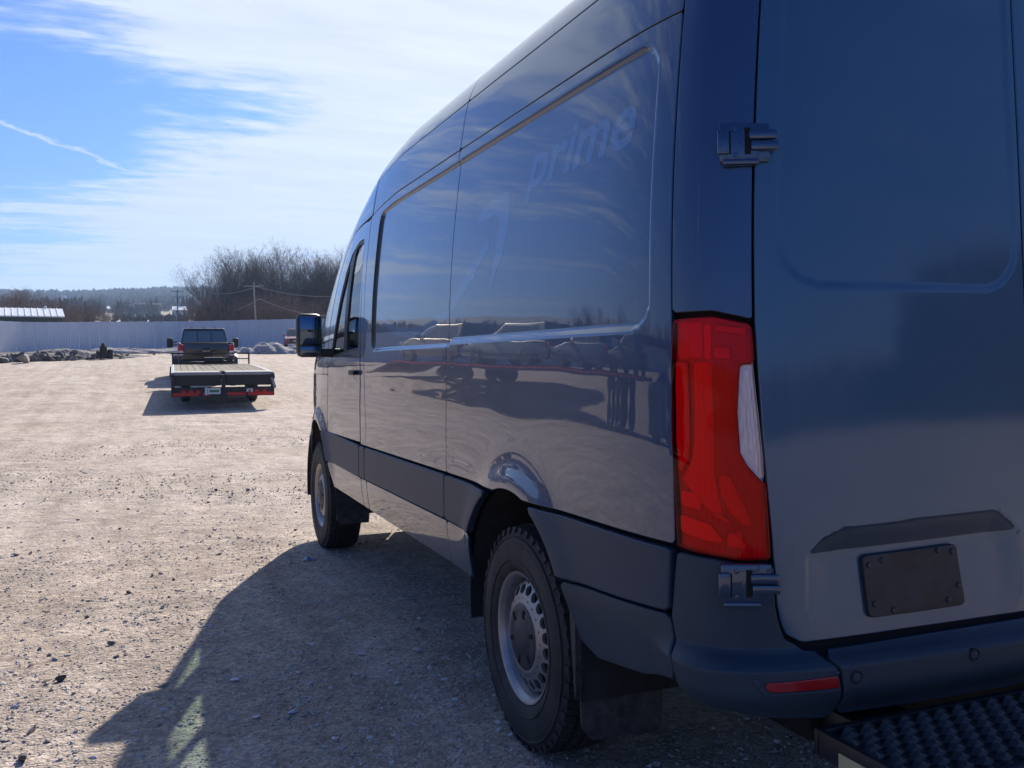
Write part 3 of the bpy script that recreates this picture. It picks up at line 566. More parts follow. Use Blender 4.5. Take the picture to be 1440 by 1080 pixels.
# cab interior
trimm=mat('cab_trim',(.03,.032,.035),rough=.8)
MB().box(-.80,.80,3.44,3.47,.5,2.15).build('bulkhead',trimm,van)
MB().box(-.86,.86,3.47,5.2,.5,.56).box(-.84,.84,4.75,5.2,.56,1.28,.05).build('dashboard',trimm,van,smooth=True)
for x in (-.5,.45):
    s=MB().box(x-.25,x+.25,3.72,4.2,.75,.92,.05).box(x-.24,x+.24,3.60,3.74,.9,1.52,.05).build('seat',trimm,van,smooth=True)
    MB().box(x-.13,x+.13,3.60,3.70,1.55,1.76,.04).build('headrest',trimm,s,smooth=True)
t=bmesh.new(); 
mb=MB(); n=28
for i in range(n):
    for j in range(8):
        A_=2*math.pi*i/n; B_=2*math.pi*j/8; r=.20+.016*math.cos(B_); mb.v.append((-.5+r*math.cos(A_),4.55+.016*math.sin(B_)-.45*r*math.sin(A_)*-1*.6,1.20+r*math.sin(A_)*.85))
mb.f=[(i*8+j,((i+1)%n)*8+j,((i+1)%n)*8+(j+1)%8,i*8+(j+1)%8) for i in range(n) for j in range(8)]
mb.tube((-.7,4.55,1.2),(-.3,4.55,1.2),.02).build('steering_wheel',black,van,smooth=True)
# mirrors
for sx in (-1,1):
    mb=MB().box(1.055,1.215,4.36,4.47,1.345,1.625,.035); mb.box(.93,1.075,4.40,4.45,1.345,1.40,.012)
    if sx<0: mb.xf(Matrix.Scale(-1,4,(1,0,0)))
    o=mb.build('door_mirror',black,van,smooth=True,angle=50)
    for z0,z1 in ((1.425,1.605),(1.360,1.415)):
        q=MB().box(1.070,1.200,4.350,4.356,z0,z1,.003); q.xf(Matrix.Translation((1.135,4.353,0))@Matrix.Rotation(math.radians(5),4,'Z')@Matrix.Translation((-1.135,-4.353,0)))
        if sx<0: q.xf(Matrix.Scale(-1,4,(1,0,0)))
        q.build('mirror_glass',mat('mirror_dark_reflection',(.10,.14,.20),rough=.03,metal=1) if 'mirror_dark_reflection' not in MATS else MATS['mirror_dark_reflection'],o,smooth=True)  # dark tint puts a dim reflection into the glass colour
# door handle
def handle(parent,sx):
    F=frame(3.70,1.252,0)
    q=MB().lathe([(-.002,.044),(.001,.042),(-.006,.036),(-.012,.0)],'z',24); q2=MB().box(-.075,.062,-.014,.016,.006,.030,.012)
    for w,nm,mm in ((q,'handle_cup',black),(q2,'door_handle',black)):
        w.xf(F)
        if sx>0: w.xf(Matrix.Scale(-1,4,(1,0,0)))
        w.build(nm,mm,parent,smooth=True)
handle(fd,-1); handle(fd2,1)
panel('window_surround',rnd([(3.262,1.40,.03),(3.262,2.105,.03),(3.285,2.128,.02),(3.303,2.08,.03),(3.303,1.42,.03),(3.285,1.378,.02)],.01),black,bpy.data.objects['side_panel.002'],off=.001,cell=.012,lip=.002,wall=.006,mirror=bpy.data.objects['side_panel.003'])
# lettering and arrow shapes left by removed decals
ghost=mat('decal_ghost',(.042,.12,.27),rough=.42,metal=.25,coat=1,coatr=.012,coat_ior=1.58)
def onskin(name,pts,faces,parent,m=ghost,off=.0003,side=1):
    pts=np.array(pts,float); V=P(pts[:,0],pts[:,1],off); Nn=N(pts[:,0],pts[:,1])
    if side<0: V=V*np.array([-1,1,1]); Nn=Nn*np.array([-1,1,1])
    F2=[]
    for f in faces:
        q_=V[list(f)]; n_=np.cross(q_,np.roll(q_,-1,0)).sum(0); F2.append(tuple(f) if n_@Nn[f[0]]>0 else tuple(f[::-1]))
    me=bpy.data.meshes.new(name); me.from_pydata([tuple(p) for p in V],[],F2); me.update()
    me.polygons.foreach_set('use_smooth',[True]*len(me.polygons)); me.normals_split_custom_set_from_vertices([tuple(p) for p in Nn])
    return link(bpy.data.objects.new(name,me),parent,m)
sp1=bpy.data.objects['side_panel']; sp2=bpy.data.objects['side_panel.002']
def prime():
    cu=bpy.data.curves.new('lettering','FONT'); cu.body='prime'; cu.size=1; cu.shear=.25; cu.offset=.022; cu.resolution_u=6; cu.space_character=1.02
    o=bpy.data.objects.new('tmp',cu); COL.objects.link(o); bpy.context.view_layer.update()
    me=bpy.data.meshes.new_from_object(o.evaluated_get(bpy.context.evaluated_depsgraph_get())); bpy.data.objects.remove(o)
    bm=bmesh.new(); bm.from_mesh(me); bmesh.ops.triangulate(bm,faces=bm.faces[:]); bmesh.ops.remove_doubles(bm,verts=bm.verts[:],dist=1e-4)
    for x in np.arange(-.3,1.2,.1): bmesh.ops.bisect_plane(bm,geom=bm.verts[:]+bm.edges[:]+bm.faces[:],plane_co=(0,x,0),plane_no=(0,1,0))
    for x in np.arange(0.1,3.0,.12): bmesh.ops.bisect_plane(bm,geom=bm.verts[:]+bm.edges[:]+bm.faces[:],plane_co=(x,0,0),plane_no=(1,0,0))
    v=np.array([p.co[:] for p in bm.verts]); bm.verts.index_update(); f=[[p.index for p in q.verts] for q in bm.faces]; bm.free()
    x0,x1=v[:,0].min(),v[:,0].max(); u=(v[:,0]-x0)/(x1-x0); a=1.262-u*(1.262-.515); z=1.888+v[:,1]*.215+0*u
    on_=onskin('lettering',np.stack([a,z],1),[q[::-1] if False else q for q in f],sp1)
prime()
def blob(outer,parent,name='arrow_mark'):
    pts=rnd(outer,.01,4); bm=bmesh.new(); vs=[bm.verts.new((p[0],p[1],0)) for p in pts]; bm.faces.new(vs); bm.normal_update(); bmesh.ops.triangulate(bm,faces=bm.faces[:])
    for x in np.arange(1.3,2.1,.025): bmesh.ops.bisect_plane(bm,geom=bm.verts[:]+bm.edges[:]+bm.faces[:],plane_co=(0,x,0),plane_no=(0,1,0))
    for x in np.arange(.3,3.4,.05): bmesh.ops.bisect_plane(bm,geom=bm.verts[:]+bm.edges[:]+bm.faces[:],plane_co=(x,0,0),plane_no=(1,0,0))
    bm.verts.index_update(); v=[p.co[:2] for p in bm.verts]; f=[[p.index for p in q.verts] for q in bm.faces]; bm.free(); return onskin(name,v,f,parent)
blob([(1.745,1.835),(1.66,1.885),(1.52,1.915),(1.40,1.905,.03),(1.385,1.80),(1.43,1.69),(1.53,1.575),(1.552,1.575),(1.50,1.70),(1.478,1.80),(1.52,1.845),(1.62,1.835)],sp1)
blob([(1.99,1.565),(1.86,1.625),(1.74,1.69),(1.57,1.770),(1.572,1.725),(1.74,1.625),(1.86,1.56),(1.99,1.50)],sp1)
blob([(2.02,1.545),(2.02,1.49),(2.3,1.43),(2.6,1.42),(2.9,1.45),(3.22,1.56),(3.24,1.60),(2.9,1.49),(2.6,1.465),(2.3,1.48)],sp2)
# ---------- wheels ----------
def make_wheel():
    w=empty('wheel',(0,0,0))
    # axis x, outer face towards -x ; tyre 245/75 R16
    R=.378; prof=[(-.088,.212),(-.104,.222),(-.116,.245),(-.1215,.275),(-.121,.305),(-.116,.332),(-.108,.352),(-.103,.362)]
    ty=MB().lathe(prof,'x',72); ty.lathe([(-p[0],p[1]) for p in prof][::-1],'x',72)
    # rubber rings moulded in the wall
    for r in (.262,.318,.338): ty.lathe([(-.1195 if r<.3 else -.1165,r-.004),(-.1225 if r<.3 else -.119,r-.002),(-.1225 if r<.3 else -.119,r+.002),(-.118 if r<.3 else -.115,r+.004)],'x',72)
    # carcass under tread
    ty.lathe([(-.103,.362),(-.09,.3655),(0,.367),(.09,.3655),(.103,.362)],'x',72)
    tyre=ty.build('tyre',rubber,w,smooth=True,angle=40)
    tb=MB(); nb=88
    for i in range(nb):
        t0=2*math.pi*(i+.06)/nb; t1=2*math.pi*(i+.90)/nb
        for (x0,x1,s0,r0) in ((-.104,-.066,.0,.3765),(-.058,-.022,.35,.379),(-.014,.014,.1,.3795),(.022,.058,.6,.379),(.066,.104,.3,.3765)):
            sh=2*math.pi/nb*s0; v=[]
            for r in (.364,r0):
                for x in (x0,x1):
                    sk=(x*.5)
                    for t in (t0,t1):
                        tt=t+sh+sk; rr=r-(.006 if abs(x)>.1 and r>.37 else 0); v.append((x,rr*math.cos(tt),rr*math.sin(tt)))
            tb.add(v,[(4,5,7,6),(0,4,6,2),(1,3,7,5),(0,1,5,4),(2,6,7,3)])
        if i%2==0:                                  # shoulder lugs reach down the wall
            v=[]
            for (x,r) in ((-.104,.370),(-.110,.352),(-.1145,.352),(-.108,.3730)):
                for t in (t0,t1): v.append((x,r*math.cos(t),r*math.sin(t)))
            tb.add(v,[(0,1,3,2),(2,3,5,4),(4,5,7,6),(6,7,1,0),(0,2,4,6),(1,7,5,3)])
    tb.build('tread',rubber,tyre,kind='stuff')
    # rim: lip, barrel, then a dished face with a ring of oval holes
    rim=MB().lathe([(-.088,.200),(-.100,.207),(-.106,.214),(-.108,.221),(-.103,.222),(-.095,.218)],'x',72)
    rim.lathe([(-.088,.2005),(-.075,.197),(-.060,.190),(-.030,.186),(.02,.184),(.09,.190)],'x',72)
    NH=20; hi,ho=.128,.184
    def fx(r):   # dish depth
        t=(r-.118)/(.184-.118); return -.100+.026*max(0,t)**1.5
    ring=MB(); K=20
    for i in range(NH):
        tc=2*math.pi*(i+.5)/NH; ht=math.pi/NH; rc=.160; er,et=.0165,.0195/rc
        out=[];inn=[];bk=[]
        for k in range(K):
            q=2*math.pi*k/K; c_,s_=math.cos(q),math.sin(q); m_=max(abs(c_),abs(s_)); u,vv=c_/m_,s_/m_
            r=(hi+ho)/2+vv*(ho-hi)/2; t=tc+u*ht; out.append((fx(r),r*math.cos(t),r*math.sin(t)))
            r2=rc+er*s_; t2=tc+et*c_; inn.append((fx(r2),r2*math.cos(t2),r2*math.sin(t2))); bk.append((fx(r2)+.012,r2*math.cos(t2),r2*math.sin(t2)))
        n=len(ring.v); ring.v+=out+inn+bk
        for k in range(K):
            j=(k+1)%K; ring.f+= [(n+k,n+j,n+K+j,n+K+k),(n+K+k,n+K+j,n+2*K+j,n+2*K+k)]
    rim.v and rim.add(ring.v,ring.f)
    rim.lathe([(fx(.184),.184),(-.055,.188)],'x',72)
    rim.lathe([(fx(.128),.1285),(-.102,.122),(-.104,.112),(-.098,.100)],'x',72)
    rim.build('rim',steel,w,smooth=True,angle=50)
    MB().lathe([(.0,.18),(.001,0)],'x',40).build('brake_disc',mat('rusty_iron',(.05,.035,.028),rough=.8),w)
    hc=MB().lathe([(-.097,.113),(-.103,.111),(-.107,.104),(-.109,.085),(-.108,.064),(-.115,.052),(-.118,.030),(-.117,.006),(-.117,0)],'x',60).build('hub_cap',capm,w,smooth=True,angle=50)
    for i in range(6):
        t=math.pi*2*i/6; q=MB().box(-.1115,-.1072,-.0075,.0075,.070,.098,.003); q.xf(Matrix.Rotation(t,4,'X')); q.build('cap_slot_shade',dark,hc)  # raised black blocks paint the dark of the open slots
    return w
wh=make_wheel(); kids={}
def wheelcopy(x,y,z,flip,rx):
    c=copy_tree(wh); c.parent=van; c.matrix_local=Matrix.Translation((x,y,z))@(Matrix.Rotation(math.pi,4,'Z') if flip else Matrix.Identity(4))@Matrix.Rotation(rx,4,'X'); return c
wheelcopy(-.868,4.955,.372,False,.4); wheelcopy(.868,1.27,.372,True,.2); wheelcopy(.868,4.955,.372,True,1.0)
wh.parent=van; wh.matrix_local=Matrix.Translation((-.868,1.27,.372))@Matrix.Rotation(.25,4,'X')
# mud flaps
for sx in (-1,1):
    prof=rnd([(-1.0,.66,.02),(-.985,.24,.0),(-.955,.195,.04),(-.72,.185,.02),(-.70,.55)],.01)
    mb=MB().prism(prof,'y',.792,.803)
    mb.prism(rnd([(.80,.67),(.845,.665),(.83,.50),(.80,.26)],.01),'x',-1.002,-.992)
    if sx>0: mb.xf(Matrix.Scale(-1,4,(1,0,0)))
    mb.build('mud_flap',flapm,van)
    mb=MB().prism(rnd([(-.985,.60),(-.975,.28),(-.95,.25),(-.76,.25),(-.74,.55)],.01),'y',4.40,4.41)
    if sx>0: mb.xf(Matrix.Scale(-1,4,(1,0,0)))
    mb.build('mud_flap',flapm,van)
# hitch step behind the bumper
stepm=mat('step_black',(.012,.014,.018),rough=.45,spec=.5); capend=mat('step_end_cap',(.62,.56,.32),rough=.35,metal=.3,var=.12,vscale=8)
zt=.462
hs=MB().box(-.752,.50,.052,.072,zt-.055,zt+.004,.003).box(-.752,.50,-.262,-.236,zt-.055,zt+.006,.006).box(-.752,-.735,-.24,.06,zt-.055,zt+.004,.002).box(.48,.50,-.24,.06,zt-.055,zt+.004,.002)
hs.box(-.60,-.42,.06,.62,zt-.075,zt-.02,.004).box(.20,.38,.06,.62,zt-.075,zt-.02,.004).box(-.73,.48,-.24,.06,zt-.02,zt-.014)
hso=hs.build('hitch_step',stepm,van,smooth=True,angle=30)
MB().box(-.7545,-.7515,-.232,-.01,zt-.070,zt-.022,.001).build('step_end_cap',capend,hso)
tr=MB(); nr=8
for j in range(nr):
    y=-.222+j*.036
    for i in range(30):
        x=-.715+i*.056+(.028 if j%2 else 0)
        if x>.46: continue
        # leaf-shaped raised tooth with a hollow face
        L1,h_=.031,.009; v=[(x-L1,y,zt-.012),(x,y+.015,zt-.012),(x+L1,y,zt-.012),(x,y-.013,zt-.012),(x-L1*.5,y+.002,zt+h_*.55),(x,y+.007,zt+h_),(x+L1*.5,y+.002,zt+h_*.55),(x,y-.002,zt+h_*.2)]
        tr.add(v,[(0,4,7),(4,5,7),(5,6,7),(6,2,7),(0,7,3),(7,2,3),(0,1,4),(4,1,5),(5,1,6),(6,1,2)])
tr.build('step_tread',stepm,hso,kind='stuff')
# ================= ground =================
def ground_mat():
    m=mat('gravel_ground',(.3,.27,.24),rough=.95); nt=m.node_tree; b=nt.nodes['Principled BSDF']; L=nt.links; N_=nt.nodes
    tc=N_.new('ShaderNodeTexCoord')
    def noise(sc,det=6,ro=.65,stretch=None,dist=0):
        t=N_.new('ShaderNodeTexNoise'); t.inputs['Scale'].default_value=sc; t.inputs['Detail'].default_value=det; t.inputs['Roughness'].default_value=ro; t.inputs['Distortion'].default_value=dist
        s=tc.outputs['Object']
        if stretch: mp=N_.new('ShaderNodeMapping'); mp.inputs['Scale'].default_value=stretch[:3]; mp.inputs['Rotation'].default_value=(0,0,stretch[3]); L.new(s,mp.inputs[0]); s=mp.outputs[0]
        L.new(s,t.inputs[0]); return t.outputs[0]
    def ramp(src,*st):
        r=N_.new('ShaderNodeValToRGB'); e=r.color_ramp.elements
        while len(e)<len(st): e.new(.5)
        for q,(p,c) in zip(e,st): q.position=p; q.color=tuple(c)+(1,)
        L.new(src,r.inputs[0]); return r.outputs[0]
    def mix(bt,f,a,c):
        x=N_.new('ShaderNodeMixRGB'); x.blend_type=bt; x.inputs[0].default_value=f; L.new(a,x.inputs[1]); L.new(c,x.inputs[2]); return x.outputs[0]
    base=ramp(noise(.35,8,.7),(.3,(.40,.33,.265)),(.5,(.49,.42,.36)),(.72,(.57,.505,.45)))
    mid=ramp(noise(2.2,8,.75,(1,.45,1,.5)),(.3,(.66,.63,.60)),(.6,(1.10,1.08,1.07)))
    m3=ramp(noise(7,9,.8),(.34,(.72,.69,.66)),(.52,(1.02,1.01,1.0)),(.7,(1.16,1.16,1.16))); mid=mix('MULTIPLY',1,mid,m3)
    fine=ramp(noise(38,6,.8),(.30,(.5,.48,.46)),(.48,(.98,.97,.95)),(.72,(1.28,1.27,1.27)))
    trk=ramp(noise(.9,4,.6,(3.2,.16,1,-.35)),(.35,(.86,.84,.82)),(.6,(1.05,1.05,1.05)))
    base=mix('MULTIPLY',1,base,trk); c=mix('MULTIPLY',1,base,mid); c=mix('MULTIPLY',1,c,fine)
    vo=N_.new('ShaderNodeTexVoronoi'); vo.inputs['Scale'].default_value=55; L.new(tc.outputs['Object'],vo.inputs[0])
    vc=N_.new('ShaderNodeSeparateColor'); L.new(vo.outputs['Color'],vc.inputs[0]); peb=ramp(vc.outputs[0],(.0,(.68,.66,.66)),(.5,(1,1,1)),(1,(1.3,1.28,1.25)))
    c=mix('MULTIPLY',.8,c,peb)
    vo3=N_.new('ShaderNodeTexVoronoi'); vo3.inputs['Scale'].default_value=9; L.new(tc.outputs['Object'],vo3.inputs[0]); dk=ramp(vo3.outputs['Distance'],(.05,(.55,.52,.5)),(.14,(1,1,1)))
    c=mix('MULTIPLY',.5,c,dk)
    L.new(c,b.inputs['Base Color'])
    vo2=N_.new('ShaderNodeTexVoronoi'); vo2.inputs['Scale'].default_value=90; L.new(tc.outputs['Object'],vo2.inputs[0])
    b1=N_.new('ShaderNodeBump'); b1.inputs['Distance'].default_value=.02; b1.inputs['Strength'].default_value=.9; L.new(noise(16,8,.75),b1.inputs['Height'])
    b2=N_.new('ShaderNodeBump'); b2.inputs['Distance'].default_value=.006; b2.invert=True; L.new(vo2.outputs['Distance'],b2.inputs['Height']); L.new(b1.outputs[0],b2.inputs['Normal'])
    b3=N_.new('ShaderNodeBump'); b3.inputs['Distance'].default_value=.09; L.new(noise(1.6,5,.6),b3.inputs['Height']); L.new(b2.outputs[0],b3.inputs['Normal'])
    L.new(b3.outputs[0],b.inputs['Normal']); return m
gm=ground_mat()
def polar(name,rs,ths,m,zoff=0,rough=0):
    v=[];n=len(ths); closed=abs(ths[-1]-ths[0]-2*math.pi)<1e-6; k=n-1 if closed else n
    for r in rs:
        for t in ths[:k]:
            x=CPOS[0]+r*math.sin(t); y=CPOS[1]+r*math.cos(t); z=float(G(x,y))+zoff
            if rough: z+=rough*min(1,max(0,(r-6)/20))*(math.sin(x*.9+math.sin(y*.7)*2)+math.sin(y*1.3+x*.4))*.5
            v.append((x,y,z))
    f=[(i*k+j,(i+1)*k+j,(i+1)*k+(j+1)%k,i*k+(j+1)%k) for i in range(len(rs)-1) for j in range(k if closed else k-1)]
    me=bpy.data.meshes.new(name); me.from_pydata(v,[],f); me.update(); me.flip_normals() if me.polygons[0].normal.z<0 else None
    me.polygons.foreach_set('use_smooth',[True]*len(f)); return link(bpy.data.objects.new(name,me),None,m,kind='structure')
ths=np.linspace(-math.pi,math.pi,241)
polar('ground',np.r_[.01,np.linspace(.5,20,36),np.linspace(21,116,96)],ths,gm,rough=.03)
hillm=mat('hillside',(.15,.12,.085),rough=.95,col2=(.30,.245,.16),vscale=.03,detail=8,var=.1)
polar('hills',np.r_[np.linspace(115.9,400,30),np.linspace(420,1800,60),np.linspace(1900,3400,10)],np.linspace(-math.pi,math.pi,361),hillm,zoff=-.02)
# loose stones: one scatter of real stones, sizes and turns stored on the points
def gravel():
    pts=[];sc=[];rot=[]
    n=110000; r=.9*np.exp(rng.random(n)*math.log(26/.9)); th=math.radians(YAW)+np.radians(rng.uniform(-34,34,n))
    x=CPOS[0]+r*np.sin(th); y=CPOS[1]+r*np.cos(th); z=G(x,y)
    s=np.exp(rng.normal(math.log(.0031),.46,n))*(1+r*.035); s=np.clip(s,.0016,.015)*np.clip((26-r)/9,.25,1)
    # fewer big ones close to the lens, clusters by noise
    keep=(np.sin(x*3.1+np.sin(y*2.3)*1.7)+np.sin(y*4.3+x))*.25+.75>rng.random(n)
    x,y,z,s=x[keep],y[keep],z[keep],s[keep]; n=len(x)
    me=bpy.data.meshes.new('gravel'); me.vertices.add(n); me.vertices.foreach_set('co',np.stack([x,y,z+s*.12],1).astype(np.float32).ravel())
    a=me.attributes.new('size','FLOAT','POINT'); a.data.foreach_set('value',s.astype(np.float32))
    a=me.attributes.new('turn','FLOAT_VECTOR','POINT'); a.data.foreach_set('vector',np.stack([rng.normal(0,.3,n),rng.normal(0,.3,n),rng.uniform(0,6.28,n)],1).astype(np.float32).ravel())
    a=me.attributes.new('sort','INT','POINT'); a.data.foreach_set('value',rng.integers(0,3,n).astype(np.int32))
    sm=stonem
    o=link(bpy.data.objects.new('gravel',me),None,None,kind='stuff'); o['label']='pale crushed gravel and loose stones spread over the yard'; o['category']='gravel'
    ng=bpy.data.node_groups.new('gravel_nodes','GeometryNodeTree'); ng.interface.new_socket('Geometry',in_out='INPUT',socket_type='NodeSocketGeometry'); ng.interface.new_socket('Geometry',in_out='OUTPUT',socket_type='NodeSocketGeometry')
    T=lambda t:ng.nodes.new(t); L=ng.links; gi=T('NodeGroupInput'); go=T('NodeGroupOutput'); jn=T('GeometryNodeJoinGeometry')
    def attr(nm,dt):
        q=T('GeometryNodeInputNamedAttribute'); q.data_type=dt; q.inputs['Name'].default_value=nm; return q.outputs['Attribute']
    siz,turn,sort=attr('size','FLOAT'),attr('turn','FLOAT_VECTOR'),attr('sort','INT')
    for kk in range(3):
        ico=T('GeometryNodeMeshIcoSphere'); ico.inputs['Radius'].default_value=1; ico.inputs['Subdivisions'].default_value=2
        sp=T('GeometryNodeSetPosition'); nz=T('ShaderNodeTexNoise'); nz.inputs['Scale'].default_value=.9+.3*kk; nz.inputs['Detail'].default_value=2; ps=T('GeometryNodeInputPosition')
        ad=T('ShaderNodeVectorMath'); ad.operation='ADD'; ad.inputs[1].default_value=(kk*7.3,kk*3.1,1); L.new(ps.outputs[0],ad.inputs[0]); L.new(ad.outputs[0],nz.inputs['Vector'])
        sb=T('ShaderNodeVectorMath'); sb.operation='SUBTRACT'; L.new(nz.outputs['Color'],sb.inputs[0]); sb.inputs[1].default_value=(.5,.5,.5)
        ml=T('ShaderNodeVectorMath'); ml.operation='SCALE'; ml.inputs['Scale'].default_value=1.7; L.new(sb.outputs[0],ml.inputs[0]); L.new(ico.outputs[0],sp.inputs[0]); L.new(ml.outputs[0],sp.inputs['Offset'])
        tf=T('GeometryNodeTransform'); tf.inputs['Scale'].default_value=((1.25,.85,.55),(1,.9,.7),(1.5,1.0,.45))[kk]; L.new(sp.outputs[0],tf.inputs[0])
        st=T('GeometryNodeSetMaterial'); st.inputs['Material'].default_value=sm; L.new(tf.outputs[0],st.inputs[0])
        ip=T('GeometryNodeInstanceOnPoints'); L.new(gi.outputs[0],ip.inputs['Points']); L.new(st.outputs[0],ip.inputs['Instance']); L.new(siz,ip.inputs['Scale'])
        er=T('FunctionNodeEulerToRotation'); L.new(turn,er.inputs[0]); L.new(er.outputs[0],ip.inputs['Rotation'])
        cp=T('FunctionNodeCompare'); cp.data_type='INT'; cp.operation='EQUAL'; L.new(sort,cp.inputs[2]); cp.inputs[3].default_value=kk; L.new(cp.outputs[0],ip.inputs['Selection'])
        L.new(ip.outputs[0],jn.inputs[0])
    L.new(jn.outputs[0],go.inputs[0]); md=o.modifiers.new('scatter','NODES'); md.node_group=ng
def stone_material(name,cols,rough=.9):
    m=mat(name,cols[0],rough=rough); nt=m.node_tree; b=nt.nodes['Principled BSDF']; L=nt.links
    oi=nt.nodes.new('ShaderNodeObjectInfo'); r=nt.nodes.new('ShaderNodeValToRGB'); e=r.color_ramp.elements
    while len(e)<len(cols): e.new(.5)
    for i,(q,c) in enumerate(zip(e,cols)): q.position=i/(len(cols)-1); q.color=tuple(c)+(1,)
    L.new(oi.outputs['Random'],r.inputs[0]); tc=nt.nodes.new('ShaderNodeTexCoord'); t=nt.nodes.new('ShaderNodeTexNoise'); t.inputs['Scale'].default_value=3; t.inputs['Detail'].default_value=5; L.new(tc.outputs['Object'],t.inputs[0])
    mr=nt.nodes.new('ShaderNodeMapRange'); mr.inputs[3].default_value=.7; mr.inputs[4].default_value=1.3; L.new(t.outputs[0],mr.inputs[0])
    mx=nt.nodes.new('ShaderNodeMixRGB'); mx.blend_type='MULTIPLY'; mx.inputs[0].default_value=1; L.new(r.outputs[0],mx.inputs[1]); L.new(mr.outputs[0],mx.inputs[2]); L.new(mx.outputs[0],b.inputs['Base Color']); return m
stonem=stone_material('loose_stone',[(.26,.23,.20),(.40,.36,.32),(.46,.42,.38),(.55,.51,.48),(.34,.28,.235),(.60,.58,.56),(.30,.27,.24)])
gravel()
rockm=stone_material('rubble_rock',[(.07,.06,.055),(.12,.11,.10),(.30,.27,.25),(.09,.08,.075),(.20,.18,.165)])
def rockmesh(seed,sub=2,fl=.7):
    r=random.Random(seed); bm=bmesh.new(); bmesh.ops.create_icosphere(bm,subdivisions=sub,radius=1)
    cuts=[(Vector((r.gauss(0,1),r.gauss(0,1),r.gauss(0,1))).normalized(),r.uniform(.35,.75)) for _ in range(11)]
    for v in bm.verts:
        for d,h in cuts:
            k=v.co.dot(d)
            if k>h: v.co-=d*(k-h)
        v.co.z*=fl
    me=bpy.data.meshes.new('rock'); bm.to_mesh(me); bm.free(); return me
RM=[rockmesh(i) for i in range(7)]
for me in RM: me.materials.append(rockm)
def rock(x,y,z,s,label,group,sc=None,cat='rock',name='rock'):
    o=link(bpy.data.objects.new(name,random.choice(RM)),None,None,label,cat,group); o.location=(x,y,z); o.rotation_euler=(random.uniform(-.4,.4),random.uniform(-.4,.4),random.uniform(0,6.28))
    o.scale=sc or (s*random.uniform(.8,1.4),s*random.uniform(.7,1.1),s*random.uniform(.7,1.1)); return o
# single larger stones on the open gravel (photo pixels -> ground)
def gpt(px,py):
    d=ray(px,py); t=-CPOS[2]/d[2]; x,y=CPOS[0]+d[0]*t,CPOS[1]+d[1]*t
    for _ in range(12):
        z=float(G(x,y)); t=(z-CPOS[2])/d[2]; x,y=CPOS[0]+d[0]*t,CPOS[1]+d[1]*t
    return x,y,float(G(x,y))
for (u,v,s) in [(86,957,.026),(157,907,.024),(182,834,.022),(214,810,.02),(244,816,.016),(123,868,.018),(45,1029,.022),(32,1068,.03),(109,732,.024),(168,745,.02),(130,758,.02),(293,707,.025),(348,690,.028),(304,690,.022),(415,746,.02),(72,678,.024),(22,782,.024),(180,717,.022),(62,705,.02),(245,668,.025)]:
    x,y,z=gpt(u,v); rock(x,y,z+s*.3,s,'fist-sized dark stone lying loose on the sunlit gravel','loose dark stones on the gravel',name='loose_stone',cat='stone')
pale=stone_material('pale_stone',[(.5,.5,.5),(.6,.6,.6),(.45,.44,.43)])
PMS=[]
for i in range(3):
    me=rockmesh(40+i,2,.6); me.materials.append(pale); PMS.append(me)
for k,(u,v,s) in enumerate([(645,834,.017),(605,800,.018),(1140,993,.013),(558,962,.014),(548,945,.014),(412,1003,.02),(330,958,.022),(509,920,.02),(420,946,.016),(640,985,.014),(720,1035,.014),(590,870,.015),(360,1010,.018),(470,1040,.016)]):
    x,y,z=gpt(u,v); o=link(bpy.data.objects.new('loose_stone',PMS[k%3]),None,None,'small pale stone lying in the van shadow','stone','pale stones in the van shadow'); o.location=(x,y,z+s*.3); o.scale=(s*1.3,s,s*.8); o.rotation_euler=(0,0,k*1.3)
x,y,z=gpt(434,789); mb=MB(); mb.add([(-.05,-.015,.004),(-.01,-.02,.018),(.02,-.008,.004),(.055,-.014,.014),(-.045,.02,.006),(-.012,.014,.024),(.022,.02,.008),(.05,.012,.003)],[(0,1,5,4),(1,2,6,5),(2,3,7,6)])
o=mb.build('plastic_scrap',mat('blue_plastic',(.02,.16,.5),rough=.35),None,label='crumpled scrap of blue plastic on the shaded gravel near the front wheel',cat='litter'); o.location=(x,y,z+.002); o.rotation_euler=(0,0,-.5)
